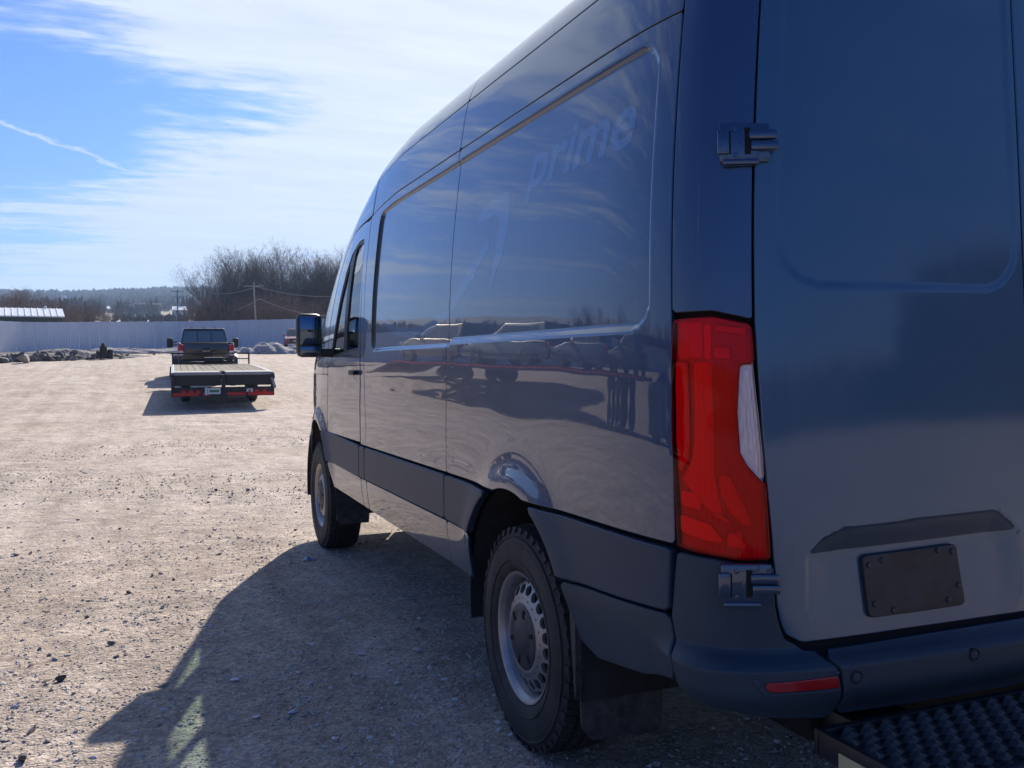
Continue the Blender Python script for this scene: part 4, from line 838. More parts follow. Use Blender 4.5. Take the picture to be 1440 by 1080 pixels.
# ================= steel fence =================
fencem=mat('fence_steel',(.46,.54,.62),rough=.5,var=.05,vscale=.8,objrand=.05,detail=3); postm=mat('fence_post',(.4,.42,.45),rough=.5)
def fence(pts,label,wid=1.05):
    root=empty('metal_fence',(pts[0][0],pts[0][1],0),label=label,cat='fence'); me=None; ox,oy=pts[0][0],pts[0][1]
    for (x0,y0,t0),(x1,y1,t1) in zip(pts[:-1],pts[1:]):
        Ln=math.hypot(x1-x0,y1-y0); n=max(1,round(Ln/wid)); w=Ln/n; ang=math.atan2(y1-y0,x1-x0)
        if me is None:
            mb=MB(); v=[];f=[]; prof=[]
            for k in range(4):
                b=k/4; prof+=[(b,.0),(b+.05,.0),(b+.09,.02),(b+.16,.02),(b+.20,0)]
            prof.append((1.0,0))
            for u,d in prof: v+= [(u,-d,0),(u,-d,1)]
            f=[(2*i,2*i+2,2*i+3,2*i+1) for i in range(len(prof)-1)]
            me=bpy.data.meshes.new('fence_sheet'); me.from_pydata(v,[],f); me.update(); me.materials.append(fencem)
        for i in range(n):
            s=(i+.5)/n; xx,yy=x0+(x1-x0)*i/n,y0+(y1-y0)*i/n; zb=float(G(xx,yy))-.15; zt_=t0+(t1-t0)*s+random.uniform(-.012,.012)
            o=link(bpy.data.objects.new('fence_sheet',me),root); o.location=(xx-ox,yy-oy,zb); o.scale=(w*.994,1,zt_-zb); o.rotation_euler=(0,0,ang)
    mb=MB()
    for (x0,y0,t0),(x1,y1,t1) in zip(pts[:-1],pts[1:]):
        nx_,ny_=-(y1-y0),(x1-x0); q_=math.hypot(nx_,ny_); nx_,ny_=nx_/q_*.09,ny_/q_*.09
        if nx_*(x0-CPOS[0])+ny_*(y0-CPOS[1])<0: nx_,ny_=-nx_,-ny_
        for h in (.12,1.2): mb.tube((x0-ox+nx_,y0-oy+ny_,t0-h),(x1-ox+nx_,y1-oy+ny_,t1-h),.04,n=5)
    mb.build('fence_rail',postm,root); return root
def fp(px,r,pt): p=at(px,pt,r); return (float(p[0]),float(p[1]),float(p[2]))
def fpa(azd,r,h):   # outside the frame: bearing in degrees
    t=math.radians(azd); x,y=CPOS[0]+r*math.sin(t),CPOS[1]+r*math.cos(t); return (x,y,float(G(x,y))+h)
F0=fp(-40,74,452.2); F1=fp(33,80,453); F2=fp(253,91,452); F3=fp(470,93,447.5); F4=fp(900,99,440)
fence([fpa(-52,62,2.6),fpa(-38,64,2.6),fpa(-22,66,2.6),fpa(-10,70,2.5),F1],'pale steel sheet fence, the run at the far left behind the rubble bank')
fence([F1,F2],'pale steel sheet fence, the middle run behind the rubble and the black pickup')
fence([F2,F3,F4],'pale steel sheet fence, the right run behind the gravel heap and parked vehicles')
# ================= rubble bank, heaps =================
bankm=mat('bank_earth',(.07,.062,.058),rough=.95,col2=(.24,.22,.21),vscale=3.5,detail=9,bump=.06,bscale=3)
heapm=mat('heap_gravel',(.20,.18,.18),rough=.95,col2=(.40,.37,.37),vscale=5,detail=9,bump=.05,bscale=5)
def heap(name,cx,cy,z,rx,ry,h,rz,m,label,cat,seed=1,n=44):
    v=[];f=[]; r_=np.random.default_rng(seed); ph=r_.uniform(0,6,8)
    for i in range(n+1):
        for j in range(n//2+1):
            u,w=-1+2*i/n,-1+4*j/n; q=max(0,1-(abs(u)**2.2+abs(w)**2.2)); 
            zz=h*q**.7*(1+.22*math.sin(u*7+ph[0])+.15*math.sin(u*17+w*5+ph[1])+.1*math.sin(w*11+u*29+ph[2]))+r_.uniform(-.05,.05)*h*(q>0)
            v.append((u*rx,w*ry,zz-.05))
    k=n//2+1; f=[(i*k+j,(i+1)*k+j,(i+1)*k+j+1,i*k+j+1) for i in range(n) for j in range(k-1)]
    mb=MB().add(v,f); o=mb.build(name,m,None,smooth=False,label=label,cat=cat); o['kind']='stuff'; o.location=(cx,cy,z); o.rotation_euler=(0,0,rz); return o
a_=on(-30,60); b_=on(165,66); mx_=((a_[0]+b_[0])/2,(a_[1]+b_[1])/2); ang=math.atan2(b_[1]-a_[1],b_[0]-a_[0])
heap('rubble_bank',mx_[0],mx_[1],G(*mx_)-.0,8.4,1.7,.55,ang,bankm,'low bank of dark earth and rubble along the fence at far left','rubble',3)
c_=on(215,76); heap('gravel_ridge',c_[0],c_[1],c_[2],7,1.8,.40,-.15,heapm,'low pale gravel ridge along the fence left of the pickup','gravel',5)
c_=on(382,74); heap('gravel_heap',c_[0],c_[1],c_[2]-.05,3.8,2.4,.74,-.3,heapm,'grey gravel heap beside the fence right of the pickup','gravel',8)
for i in range(170):
    px=random.uniform(-40,178); t=(px+40)/218; r=57.5+t*7+random.uniform(-1.1,1.6); x,y,z=on(px,r)
    s=random.uniform(.10,.40)*(1.15-.4*t); zz=z+random.uniform(.0,.42)*(1-t*.3)
    rock(x,y,zz,s*1.15,'grey broken rock in the rubble bank below the fence at left','rocks of the rubble bank')
x,y,z=on(32,57.2); rock(x,y,z+.25,.6,'large dark angular boulder at the front of the rubble bank',None,sc=(.62,.5,.55),name='boulder',cat='boulder')
for i in range(26):
    px=random.uniform(180,245) if i<14 else random.uniform(352,425); x,y,z=on(px,71+random.uniform(-2,3)); rock(x,y,z+.12,random.uniform(.07,.18),'small grey stone on the gravel ridge by the fence','small stones of the gravel ridges')
# upright dark stump with broken branches on the bank
x,y,z=on(145,62); st=MB(); bark=mat('dark_bark',(.035,.03,.026),rough=.95,var=.3,vscale=8)
st.tube((0,0,-.1),(.03,0,.62),.26,.2,7).tube((.35,0,-.1),(.42,.1,.40),.24,.16,6).tube((-.2,0,.1),(-.34,0,.33),.12,.09,5).tube((.05,0,.55),(0,0,.82),.16,.10,5)
o=st.build('stump',bark,None,label='dark broken tree stump standing on the rubble bank before the fence',cat='stump'); o.location=(x,y,z+.2)
# ================= bare trees =================
barkm=mat('tree_bark',(.060,.050,.045),rough=.95,var=.35,vscale=3,objrand=.2); twigm=mat('tree_twigs',(.105,.085,.080),rough=.95,var=.3,vscale=2,objrand=.25); twigr=mat('reddish_twigs',(.19,.115,.085),rough=.95,var=.3,vscale=1.5,objrand=.25)
def branch_tree(seed,H=13,spread=.55,levels=5,tw=twigm,low=.28,ntw=3,thick=.016):
    r=random.Random(seed); tr=MB(); cr=MB(); trunk_r=H*thick
    def seg(mb,p,q,r0,r1,n): mb.tube(p,q,r0,r1,n,caps=False)
    def grow(p,d,L,rad,lv):
        n=3 if lv<2 else 2; pts=[p]; dd=Vector(d)
        for i in range(n):
            dd=(dd+Vector((r.gauss(0,.10),r.gauss(0,.10),r.uniform(0,.10)))).normalized(); q=Vector(pts[-1])+dd*(L/n); pts.append(q)
            r0=rad*(1-.45*i/n); r1=rad*(1-.45*(i+1)/n); seg(tr if lv<2 else cr,pts[-2],q,r0,r1,6 if lv<1 else (4 if lv<3 else 3))
            if lv<levels:
                m=(1 if lv==0 and i==0 else r.choice((1,2,2)))
                if lv==0 and (i+1)/n<low: m=0
                for _ in range(m):
                    az=r.uniform(0,6.283); el=r.uniform(.45,.95)*spread/.55
                    side=Vector((math.cos(az),math.sin(az),0)); nd=(dd*math.cos(el)+side*math.sin(el)); nd.z=abs(nd.z)*.8+.25; nd.normalize()
                    grow(q,nd,L*r.uniform(.5,.75),r1*.62,lv+1)
        if lv<levels: grow(pts[-1],(dd+Vector((r.gauss(0,.2),r.gauss(0,.2),.1))).normalized(),L*.66,rad*.5,lv+1)
        else:
            for _ in range(ntw):
                a=Vector((r.gauss(0,1),r.gauss(0,1),abs(r.gauss(.5,.8)))).normalized(); q=Vector(pts[-1]); e=q+a*L*r.uniform(.5,1.1); w=Vector((r.gauss(0,1),r.gauss(0,1),0)).normalized()*.013
                k=len(cr.v); cr.v+=[tuple(q-w),tuple(q+w),tuple(e)]; cr.f.append((k,k+1,k+2))
    grow(Vector((0,0,-.3)),Vector((r.gauss(0,.05),r.gauss(0,.05),1)).normalized(),H*.42,trunk_r,0)
    zs=max(v[2] for v in cr.v); s=H/zs; 
    for mb in (tr,cr): mb.v=[(v[0]*s,v[1]*s,v[2]*s) for v in mb.v]
    root=empty('bare_tree'); tr.build('trunk',barkm,root,smooth=True); cr.build('crown',tw,root); return root
protoA=[branch_tree(100+i,14,.42,4,twigm,.3,4) for i in range(5)]
protoB=[branch_tree(200+i,8,.75,4,twigr,.05,6,.012) for i in range(3)]
used=set()
def place_tree(pr,px,r,top,name,label,group,rz=None,cat='tree'):
    x,y,z=on(px,r); H=at(px,top,r)[2]-z; base=14 if pr in protoA else 8
    if pr.name in used: c=copy_tree(pr)
    else: c=pr; used.add(pr.name)
    c.location=(x,y,z); c.rotation_euler=(0,0,random.uniform(0,6.28) if rz is None else rz); s=H/base; w=s if pr in protoA else s*1.25; c.scale=(w,w,s)
    c['label']=label; c['category']=cat
    if group: c['group']=group
    return c
outline=[(284,402),(292,384),(300,376),(309,366),(318,358),(328,352),(337,347),(347,350),(357,349),(366,346),(376,349),(386,347),(396,348),(405,341),(414,346),(423,350),(433,352),(443,350),(452,355),(462,360),(470,372),(486,352),(495,356),(512,362),(530,358),(548,366)]
for i,(px,top) in enumerate(outline):
    place_tree(protoA[i%5],px,random.uniform(135,175),top-7,'bare_tree','tall bare grey tree in the dense grove beyond the fence, right of the pickup','bare trees of the grove behind the fence')
for i in range(30):
    px=random.uniform(296,500); place_tree(protoA[(i*3+1)%5],px,random.uniform(140,190),random.uniform(358,392),'bare_tree','tall bare grey tree in the dense grove beyond the fence, right of the pickup','bare trees of the grove behind the fence')
for i in range(24):
    px=284+i*9+random.uniform(-4,4); place_tree(protoB[i%3],px,random.uniform(122,135),random.uniform(408,428),'bare_bush','low brown leafless bush at the foot of the grove beyond the fence','bushes at the foot of the grove',cat='bush')
lefto=[(-18,408),(2,412),(14,405),(27,401),(40,404),(52,409),(64,411),(76,416),(87,414),(98,420),(8,420),(34,414),(60,420),(84,424),(104,426),(114,431)]
for i,(px,top) in enumerate(lefto):
    place_tree(protoB[i%3],px,random.uniform(150,185),top,'bare_tree','rounded reddish brown leafless tree beyond the white-roofed shed at left','reddish trees beyond the white-roofed shed')
place_tree(protoA[1],133,190,411,'bare_tree','lone dark bare tree between the white-roofed shed and the distant road',None)
place_tree(protoA[3],22,200,397,'bare_tree','thin bare tree poking above the reddish trees at far left',None)
for i in range(9): place_tree(protoB[i%3],118+i*5,random.uniform(185,210),random.uniform(424,434),'bare_bush','blue grey thicket bush left of the distant road','thicket bushes left of the distant road',cat='bush')
# grove left of the frame and behind the camera, seen mirrored in the paint
def place_az(pr,azd,r,H,label,group,name='bare_tree'):
    t=math.radians(azd); x,y=CPOS[0]+r*math.sin(t),CPOS[1]+r*math.cos(t); c=copy_tree(pr); c.location=(x,y,float(G(x,y))); s=H/(14 if pr in protoA else 8); c.scale=(s*1.2,s*1.2,s); c.rotation_euler=(0,0,random.uniform(0,6)); c['label']=label; c['category']='tree'; c['group']=group
for i in range(20): place_az(protoA[i%5],random.uniform(-58,-24),random.uniform(105,150),random.uniform(6,10),'bare tree of the far wood mirrored in the van side','bare trees mirrored in the van side')
# far wooded hill: too many trees to tell apart
redwood=mat('reddish_wood',(.13,.085,.07),rough=.95,col2=(.21,.14,.11),vscale=.3)
woodm=mat('far_wood',(.045,.042,.045),rough=.95,col2=(.10,.082,.075),vscale=.05,detail=5); evm=mat('far_evergreens',(.028,.045,.035),rough=.95,col2=(.05,.07,.05),vscale=.05)
def farwood(name,n,rlo,rhi,azlo,azhi,m,hl,hh,label,cone=False,dens=None,fan=9,wid=.34):
    mb=MB(); k=0
    while k<n:
        azd=random.uniform(azlo,azhi); r=math.sqrt(random.uniform(rlo**2,rhi**2)); t=math.radians(azd); x,y=CPOS[0]+r*math.sin(t),CPOS[1]+r*math.cos(t)
        if dens and random.random()>dens(azd,r,x,y): continue
        k+=1; z=float(G(x,y)); h=random.uniform(hl,hh); w=h*(.22 if cone else random.uniform(.3,.5)); a0=random.uniform(0,6)
        if cone:
            v=[(x+w*math.cos(a0+q*1.257),y+w*math.sin(a0+q*1.257),z+h*.1) for q in range(5)]+[(x,y,z+h)]; mb.add(v,[(q,(q+1)%5,5) for q in range(5)])
        else:
            v=[];f=[]
            for q in range(fan):
                u=random.uniform(0,6.283); el=random.random(); R_=w*1.1*math.sqrt(1-el*el)*random.uniform(.6,1); tz=h*(.45+.55*el)*random.uniform(.8,1.08); bx,by=x+.3*R_*math.cos(u),y+.3*R_*math.sin(u); tx,ty=x+R_*math.cos(u),y+R_*math.sin(u)
                ww=w*wid*random.uniform(.6,1.3); g1=random.uniform(0,6.283); c1,s1=ww*math.cos(g1),ww*math.sin(g1); k0=len(v)
                v+=[(bx,by,z+h*.02*q/fan),(.45*bx+.55*tx+c1,.45*by+.55*ty+s1,z+tz*.62),(tx,ty,z+tz),(.45*bx+.55*tx-c1,.45*by+.55*ty-s1,z+tz*.55)]; f.append((k0,k0+1,k0+2,k0+3))
            mb.add(v,f)
    o=mb.build(name,m,None,label=label,cat='wood'); o['kind']='stuff'
az_of=lambda px: YAW+math.degrees(math.atan((px-720)/FPX))
azL,azR=az_of(-60),az_of(560)
farwood('far_wood',5200,760,1720,azL,azR,woodm,5,9,'bare brown wood covering the distant hillside')
farwood('far_evergreens',1500,800,1700,azL,azR,evm,4,6.5,'dark evergreen wood mixed on the distant hillside',True,dens=lambda a,r,x,y: .25+.75*(math.sin(x*.012+1)*math.sin(y*.009)>.1))
farwood('near_slope_wood',900,420,760,azL,azR,woodm,5,11,'bare brown scrub wood on the lower valley slope',dens=lambda a,r,x,y: 0 if az_of(140)<a<az_of(300) and r<700 and random.random()<.88 else 1)
farwood('grove_undergrowth',2600,130,330,az_of(290),az_of(560),woodm,3.0,6.5,'dark leafless undergrowth behind the grove beyond the fence',fan=22,wid=.07)
farwood('left_undergrowth',900,180,330,azL,az_of(128),redwood,2.5,5,'reddish brown undergrowth behind the trees at left',fan=22,wid=.09)
farwood('side_hill_wood',1600,150,420,-62,azL-1,woodm,3.5,6.5,'dark wood left of the frame mirrored in the van side',fan=12,wid=.25)
farwood('back_wood',900,46,75,96,134,woodm,7,11,'dark wood behind the camera mirrored in the rear door',fan=30,wid=.16)
farwood('back_scrub',500,50,80,134,185,woodm,2.5,5,'low scrub behind the camera mirrored in the rear door',fan=24,wid=.16)
# ================= buildings beyond the fence =================
roofm=mat('white_metal_roof',(.72,.74,.76),rough=.4,var=.05,vscale=1); greenw=mat('dark_green_wall',(.035,.055,.045),rough=.8,var=.15,vscale=2)
wallt=mat('tan_wall',(.40,.36,.31),rough=.8,var=.1); wallb=mat('brown_wall',(.13,.10,.085),rough=.8,var=.2); winm=mat('dark_window',(.03,.035,.045),rough=.1,spec=.8); whitew=mat('white_wall',(.62,.62,.62),rough=.7,var=.05)
def shed():
    r=112; p0=at(-70,452,r); p1=at(91,452,r); x0,y0=p0[0],p0[1]; x1,y1=p1[0],p1[1]; Ln=math.hypot(x1-x0,y1-y0); ang=math.atan2(y1-y0,x1-x0); zg=float(G(x1,y1))
    eave=at(91,445,r)[2]-zg; ridge=at(85,434.5,r+4)[2]-zg; D=9
    root=empty('long_shed',(x0,y0,zg),ang,'long low shed with white metal roof and dark green walls beyond the fence at left','shed')
    MB().prism([(0,0),(D,0),(D,eave-.05),(D/2,ridge-.12),(0,eave-.05)],'x',0,Ln-.2).build('wall',greenw,root)
    rf=MB().prism([(-.35,eave-.12),(D/2,ridge-.05),(D/2,ridge+.06),(-.35,eave)],'x',-.2,Ln).prism([(D+.35,eave-.12),(D/2,ridge-.05),(D/2,ridge+.06),(D+.35,eave)],'x',-.2,Ln).build('roof',roofm,root)
    n=int(Ln/.62)
    me=MB().prism([(-.36,eave+.0),(D/2,ridge+.06),(D/2,ridge+.13),(-.36,eave+.07)],'x',-.04,.04).build('roof_rib',roofm,rf).data
    for i in range(1,n):
        o=link(bpy.data.objects.new('roof_rib',me),rf); o.location=(i*Ln/n,0,0)
    MB().tube((Ln*.84,D/2,ridge),(Ln*.84,D/2,ridge+.35),.12,n=8).build('vent_pipe',roofm,root)
shed()
def far_building(px0,px1,ytop,ybot,r,D,m,label,roof='flat',wins=0,rm=None,name='far_building'):
    p0,p1=at(px0,ybot,r),at(px1,ybot,r); Ln=math.hypot(p1[0]-p0[0],p1[1]-p0[1]); ang=math.atan2(p1[1]-p0[1],p1[0]-p0[0]); zg=min(float(G(p0[0],p0[1])),p0[2])-1.5; H=at((px0+px1)/2,ytop,r)[2]-zg
    root=empty(name,(p0[0],p0[1],zg),ang,label,'building')
    if roof=='flat':
        MB().box(0,Ln,0,D,0,H-.9).build('wall',m,root); MB().box(-.6,Ln+.6,-.8,D+.6,H-.9,H).build('roof',rm or roofm,root)
    else:
        e=H*.72; MB().prism([(0,0),(D,0),(D,e),(D/2,H-.3),(0,e)],'x',.3,Ln-.3).build('wall',m,root)
        MB().prism([(-.7,e-.3),(D/2,H-.25),(D/2,H),(-.7,e)],'x',0,Ln).prism([(D+.7,e-.3),(D/2,H-.25),(D/2,H),(D+.7,e)],'x',0,Ln).build('roof',rm or roofm,root)
    for i in range(wins):
        w=Ln/(wins*2+1); x=w*(1+2*i); MB().box(x,x+w,-.08,.02,H*.45,H*.72).build('window',winm,root)
    return root
far_building(190,226,426,441,520,22,wallb,'low brown building with flat pale roof in the valley behind the pickup',wins=4,rm=mat('pale_flat_roof',(.55,.50,.44),rough=.7))
far_building(173,193,428,438,560,18,mat('blue_grey_wall',(.20,.24,.29),rough=.8),'blue grey warehouse left of the flat-roofed brown building',wins=2,rm=mat('blue_grey_roof',(.24,.28,.33),rough=.6))
far_building(242,268,429.5,439,430,14,whitew,'small white gabled building in the valley right of the brown one',roof='gable',wins=2)
far_building(262,274,427.5,433,600,12,whitew,'tiny pale house behind the small white gabled building',roof='gable')
far_building(86,94,415,421,900,10,whitew,'tiny white house among the trees on the far slope at left',roof='gable')
far_building(150,166,430,435,640,12,mat('grey_wall',(.3,.3,.31),rough=.8),'small grey building beside the bend of the distant road',roof='gable')
# valley road running down towards the fence
roadm=mat('road_asphalt_pale',(.34,.32,.31),rough=.9,var=.1,vscale=.3)
rp=[(148,431,640),(150,434,560),(153,438,480),(160,441,410),(172,444,350),(186,447,300),(205,450,255),(240,453,215)]
mb=MB(); v=[]
for i,(px,py,r) in enumerate(rp):
    x,y,z=on(px,r); x2,y2,_=on(px+1,r); dx,dy=x2-x,y2-y; l=math.hypot(dx,dy); dx/=l;dy/=l; w=7 if i>1 else 5
    v+=[(x-dx*w,y-dy*w,float(G(x-dx*w,y-dy*w))+.35),(x+dx*w,y+dy*w,float(G(x+dx*w,y+dy*w))+.35)]
o=mb.add(v,[(2*i,2*i+1,2*i+3,2*i+2) for i in range(len(rp)-1)]).build('road',roadm,None,kind='structure')
drym=mat('dry_grass_field',(.33,.26,.155),rough=.95,col2=(.22,.17,.12),vscale=.15,detail=8)
v=[];n=0
for i,px in enumerate(np.linspace(150,292,24)):
    for j,r in enumerate(np.linspace(235,430,8)):
        x,y,z=on(px,r); v.append((x,y,z+.12+(.0 if 0<i<23 and 0<j<7 else -.4)))
MB().add(v,[(i*8+j,(i+1)*8+j,(i+1)*8+j+1,i*8+j+1) for i in range(23) for j in range(7)]).build('dry_field',drym,None,kind='structure')
farwood('valley_scrub',170,240,420,az_of(160),az_of(290),woodm,1.4,3.4,'scattered brown scrub bushes on the dry valley field')
# utility poles and wires
polem=mat('weathered_pole',(.30,.28,.27),rough=.9,var=.15); polet=mat('dark_pole',(.10,.085,.075),rough=.9); wirem=mat('wire',(.45,.45,.47),rough=.6)
def pole(px,r,top,label,m,arms=1,rad=.16,lean=0,group=None):
    x,y,z=on(px,r); H=at(px,top,r)[2]-z; root=empty('utility_pole',(x,y,z),-math.radians(YAW-15),label,'pole',group); root.rotation_euler=(0,lean,-math.radians(YAW-15))
    MB().tube((0,0,-.5),(0,0,H),rad,rad*.7,8).build('shaft',m,root)
    for k in range(arms): 
        a=MB().box(-1.2,1.2,-.05,.05,H-.50-k*1.2,H-.40-k*1.2).build('crossarm',m,root)
        for u in (-1.15,-.5,.5,1.15): MB().tube((u,0,H-.40-k*1.2),(u,0,H-.2-k*1.2),.05,n=6).build('insulator',winm,a)
    return (x,y,z+H)
pT=pole(361.5,118,397,'tall pale utility pole leaning slightly before the grove beyond the fence',polem,1,.12,lean=-.035)
pole(251,210,407,'dark utility pole with crossarms rising above the fence behind the pickup',polet,2,.14)
for px,tp,r,lb in ((172,428,330,'thin dark pole at the roadside left of the brown building'),(181,430,320,'thin dark pole beside the blue grey warehouse'),(221,424,300,'thin dark pole in front of the brown building'),(285,425,230,'thin dark pole at the left edge of the grove')): pole(px,r,tp,lb,polet,0,.10)
def wire(A,B,sag,label,rad=.022):
    A,B=np.array(A),np.array(B); mb=MB(); pr=A
    for i in range(1,15): t=i/14; q=A+(B-A)*t-np.array([0,0,sag*4*t*(1-t)]); mb.tube(pr,q,rad,n=4,caps=False); pr=q
    mb.build('wire',wirem,None,label=label,cat='cable')
w1=at(365,420,118); wire(w1,at(560,421,112),2.0,'sagging pale cable running right from the leaning pole')
wire(w1,at(288,439,150),.8,'sagging pale cable running left from the leaning pole')
wire(at(361,403,118),at(560,398,112),1.4,'upper thin cable running right from the pole top',.018); wire(at(361,403,118),at(270,404,170),1.0,'upper thin cable running left from the pole top',.018)
# ================= other vehicles =================
def tapered(mb,x0,x1,y0,y1,z0,z1,tx,ty0,ty1,c=.04):
    bm=bmesh.new(); v=[bm.verts.new(p) for p in ((x0,y0,z0),(x1,y0,z0),(x1,y1,z0),(x0,y1,z0),(x0+tx,y0+ty0,z1),(x1-tx,y0+ty0,z1),(x1-tx,y1-ty1,z1),(x0+tx,y1-ty1,z1))]
    for f in ((3,2,1,0),(4,5,6,7),(0,1,5,4),(1,2,6,5),(2,3,7,6),(3,0,4,7)): bm.faces.new([v[i] for i in f])
    if c: bmesh.ops.bevel(bm,geom=bm.edges[:],offset=c,segments=3,profile=.6,affect='EDGES')
    return mb.bm(bm)
def carpaint(name,col,metal=.2): return mat(name,col,rough=.35,coat=1,coatr=.03,metal=metal)
tint=mat('tinted_car_glass',(.008,.012,.014),rough=.03,spec=.9,coat=1,coatr=.01); chrome=mat('chrome',(.6,.6,.6),rough=.12,metal=1); redl=mat('red_lamp_plastic',(.5,.003,.012),rough=.35); whl=mat('clear_lamp_plastic',(.7,.72,.75),rough=.15,coat=1); platem=mat('plate_white',(.6,.64,.62),rough=.4); darktr=mat('dark_trim',(.02,.02,.022),rough=.6)
alloy=mat('alloy_wheel',(.35,.36,.38),rough=.3,metal=.8)
def simple_wheel(parent,x,y,r,w,rimm=alloy,name='wheel'):
    prof=[(-w/2,r*.62),(-w/2-.01,r*.8),(-w/2+.02,r*.97),(-w/2+.05,r),(w/2-.05,r),(w/2-.02,r*.97),(w/2+.01,r*.8),(w/2,r*.62)]
    o=MB().lathe(prof,'x',28).build(name,rubber,parent,smooth=True,angle=40); o.location=(x,y,r)
    mb=MB()
    for s in (-1,1):
        mb.lathe([(s*(w/2),r*.63),(s*(w/2-.03),r*.58),(s*(w/2-.05),r*.5),(s*(w/2-.02),r*.15),(s*(w/2-.02),0)],'x',24)
    mb.build('rim',rimm,o,smooth=True); return o
def car(paint_,kind='suv',label='',cat='car',group=None,name='parked_car'):
    root=empty(name,label=label,cat=cat,group=group); Ln,Wd=4.7,1.88; h=.92
    mb=MB(); prof=rnd([(0.05,.32,.1),(0.0,.62,.12),(.06,h+.08,.12),(.9,h+.13),(3.35,h+.10,.4),(4.45,h-.10,.22),(4.68,.68,.14),(4.66,.34,.1)],.1,6)
    bm=bmesh.new(); n=len(prof); rows=[]
    for x,s in ((-.94,.90),(-.93,.97),(-.90,1.0),(-.80,1.01),(-.45,1.02),(0,1.025),(.45,1.02),(.80,1.01),(.90,1.0),(.93,.97),(.94,.90)):
        rows.append([bm.verts.new((x,2.35+(p[0]-2.35)*(1 if abs(x)<.6 else (1-.012*((abs(x)-.6)/.34)**2*4)),.62+(p[1]-.62)*s)) for p in prof])
    for a,b in zip(rows[:-1],rows[1:]):
        for i in range(n): bm.faces.new((a[i],a[(i+1)%n],b[(i+1)%n],b[i]))
    bm.faces.new(rows[0]); bm.faces.new(rows[-1][::-1]); mb.bm(bm)
    body=mb.build('body',paint_,root,smooth=True,angle=50)
    zr=1.70 if kind=='suv' else 1.48; y0=.25 if kind=='suv' else .75
    cab=tapered(MB(),-.86,.86,y0,3.45,h+.04,zr,.17,.28 if kind=='suv' else .6,.95,.07).build('cabin',paint_,root,smooth=True,angle=60)
    # glass: side, front, rear
    for s in (-1,1):
        for (ya,yb) in ((y0+.45,1.15),(1.22,2.05),(2.12,2.95)):
            def xx(z): return s*(.866-.17*(z-h-.04)/(zr-h-.04))
            za,zb=h+.16,zr-.12; sl=(.75 if yb>2.9 else 0); q=MB().add([(xx(za),ya,za),(xx(za),yb+.12*(yb>2.9),za),(xx(zb),yb-sl*.55,zb),(xx(zb),ya+(.12 if ya<1 else 0),zb)],[(0,1,2,3)]); q.build('side_window',tint,cab)
    def ycr(z,f): t=(z-h-.04)/(zr-h-.04); return (3.45-.95*t+.006) if f else (y0+(.28 if kind=='suv' else .6)*t-.006)
    for f,nm in ((1,'windscreen'),(0,'rear_window')):
        za,zb=h+.12,zr-.08; t=lambda z:.17*(z-h-.04)/(zr-h-.04)+.09
        MB().add([(-.86+t(za),ycr(za,f),za),(.86-t(za),ycr(za,f),za),(.86-t(zb),ycr(zb,f),zb),(-.86+t(zb),ycr(zb,f),zb)],[(0,1,2,3)]).build(nm,tint,cab)
    for s in (-1,1):
        MB().box(min(s*.90,s*.62),max(s*.90,s*.62),4.52,4.66,.72,.86,.03).build('headlight',whl,root,smooth=True)
        MB().box(min(s*.93,s*.72),max(s*.93,s*.72),-.01,.12,.74,.98,.03).build('tail_light',redl,root,smooth=True)
        MB().box(min(s*.92,s*1.10),max(s*.92,s*1.10),2.95,3.10,1.02,1.18,.03).build('door_mirror',paint_,root,smooth=True)
        for y in (.85,3.75):
            simple_wheel(root,s*.84,y,.345,.22); MB().lathe([(-.955 if s<0 else .955,.40),(-.935 if s<0 else .935,.40),(-.935 if s<0 else .935,.0)],'x',28,(0,y,.36)).build('wheel_arch',darktr,root)
    MB().box(-.58,.58,4.60,4.70,.56,.80,.03).build('grille',darktr,root,smooth=True); MB().box(-.80,.80,4.60,4.70,.32,.50,.04).build('bumper_insert',darktr,root,smooth=True); MB().box(-.26,.26,4.69,4.705,.52,.64).build('number_plate',platem,root)
    MB().box(-.8,.8,-.03,.06,.32,.50,.04).build('rear_bumper_insert',darktr,root,smooth=True); MB().box(-.24,.24,-.03,0,.66,.80).build('number_plate',platem,root)
    return root
def face(root,x,y,z,hx,hy,pitch=0):   # local +y towards (hx,hy)
    root.location=(x,y,z); root.rotation_euler=(pitch,0,-math.atan2(hx,hy))
red=car(carpaint('red_car_paint',(.32,.012,.02)),label='red SUV with bright reflections parked before the fence, left of the van mirror',cat='car')
x,y,z=on(414.5,86); face(red,x,y,z,-.12,-1); 
wh_=car(carpaint('white_car_paint',(.75,.75,.76),0),label='white SUV before the fence, mostly hidden behind the van door mirror',cat='car')
x,y,z=on(462,84); face(wh_,x,y,z,-.3,-1)
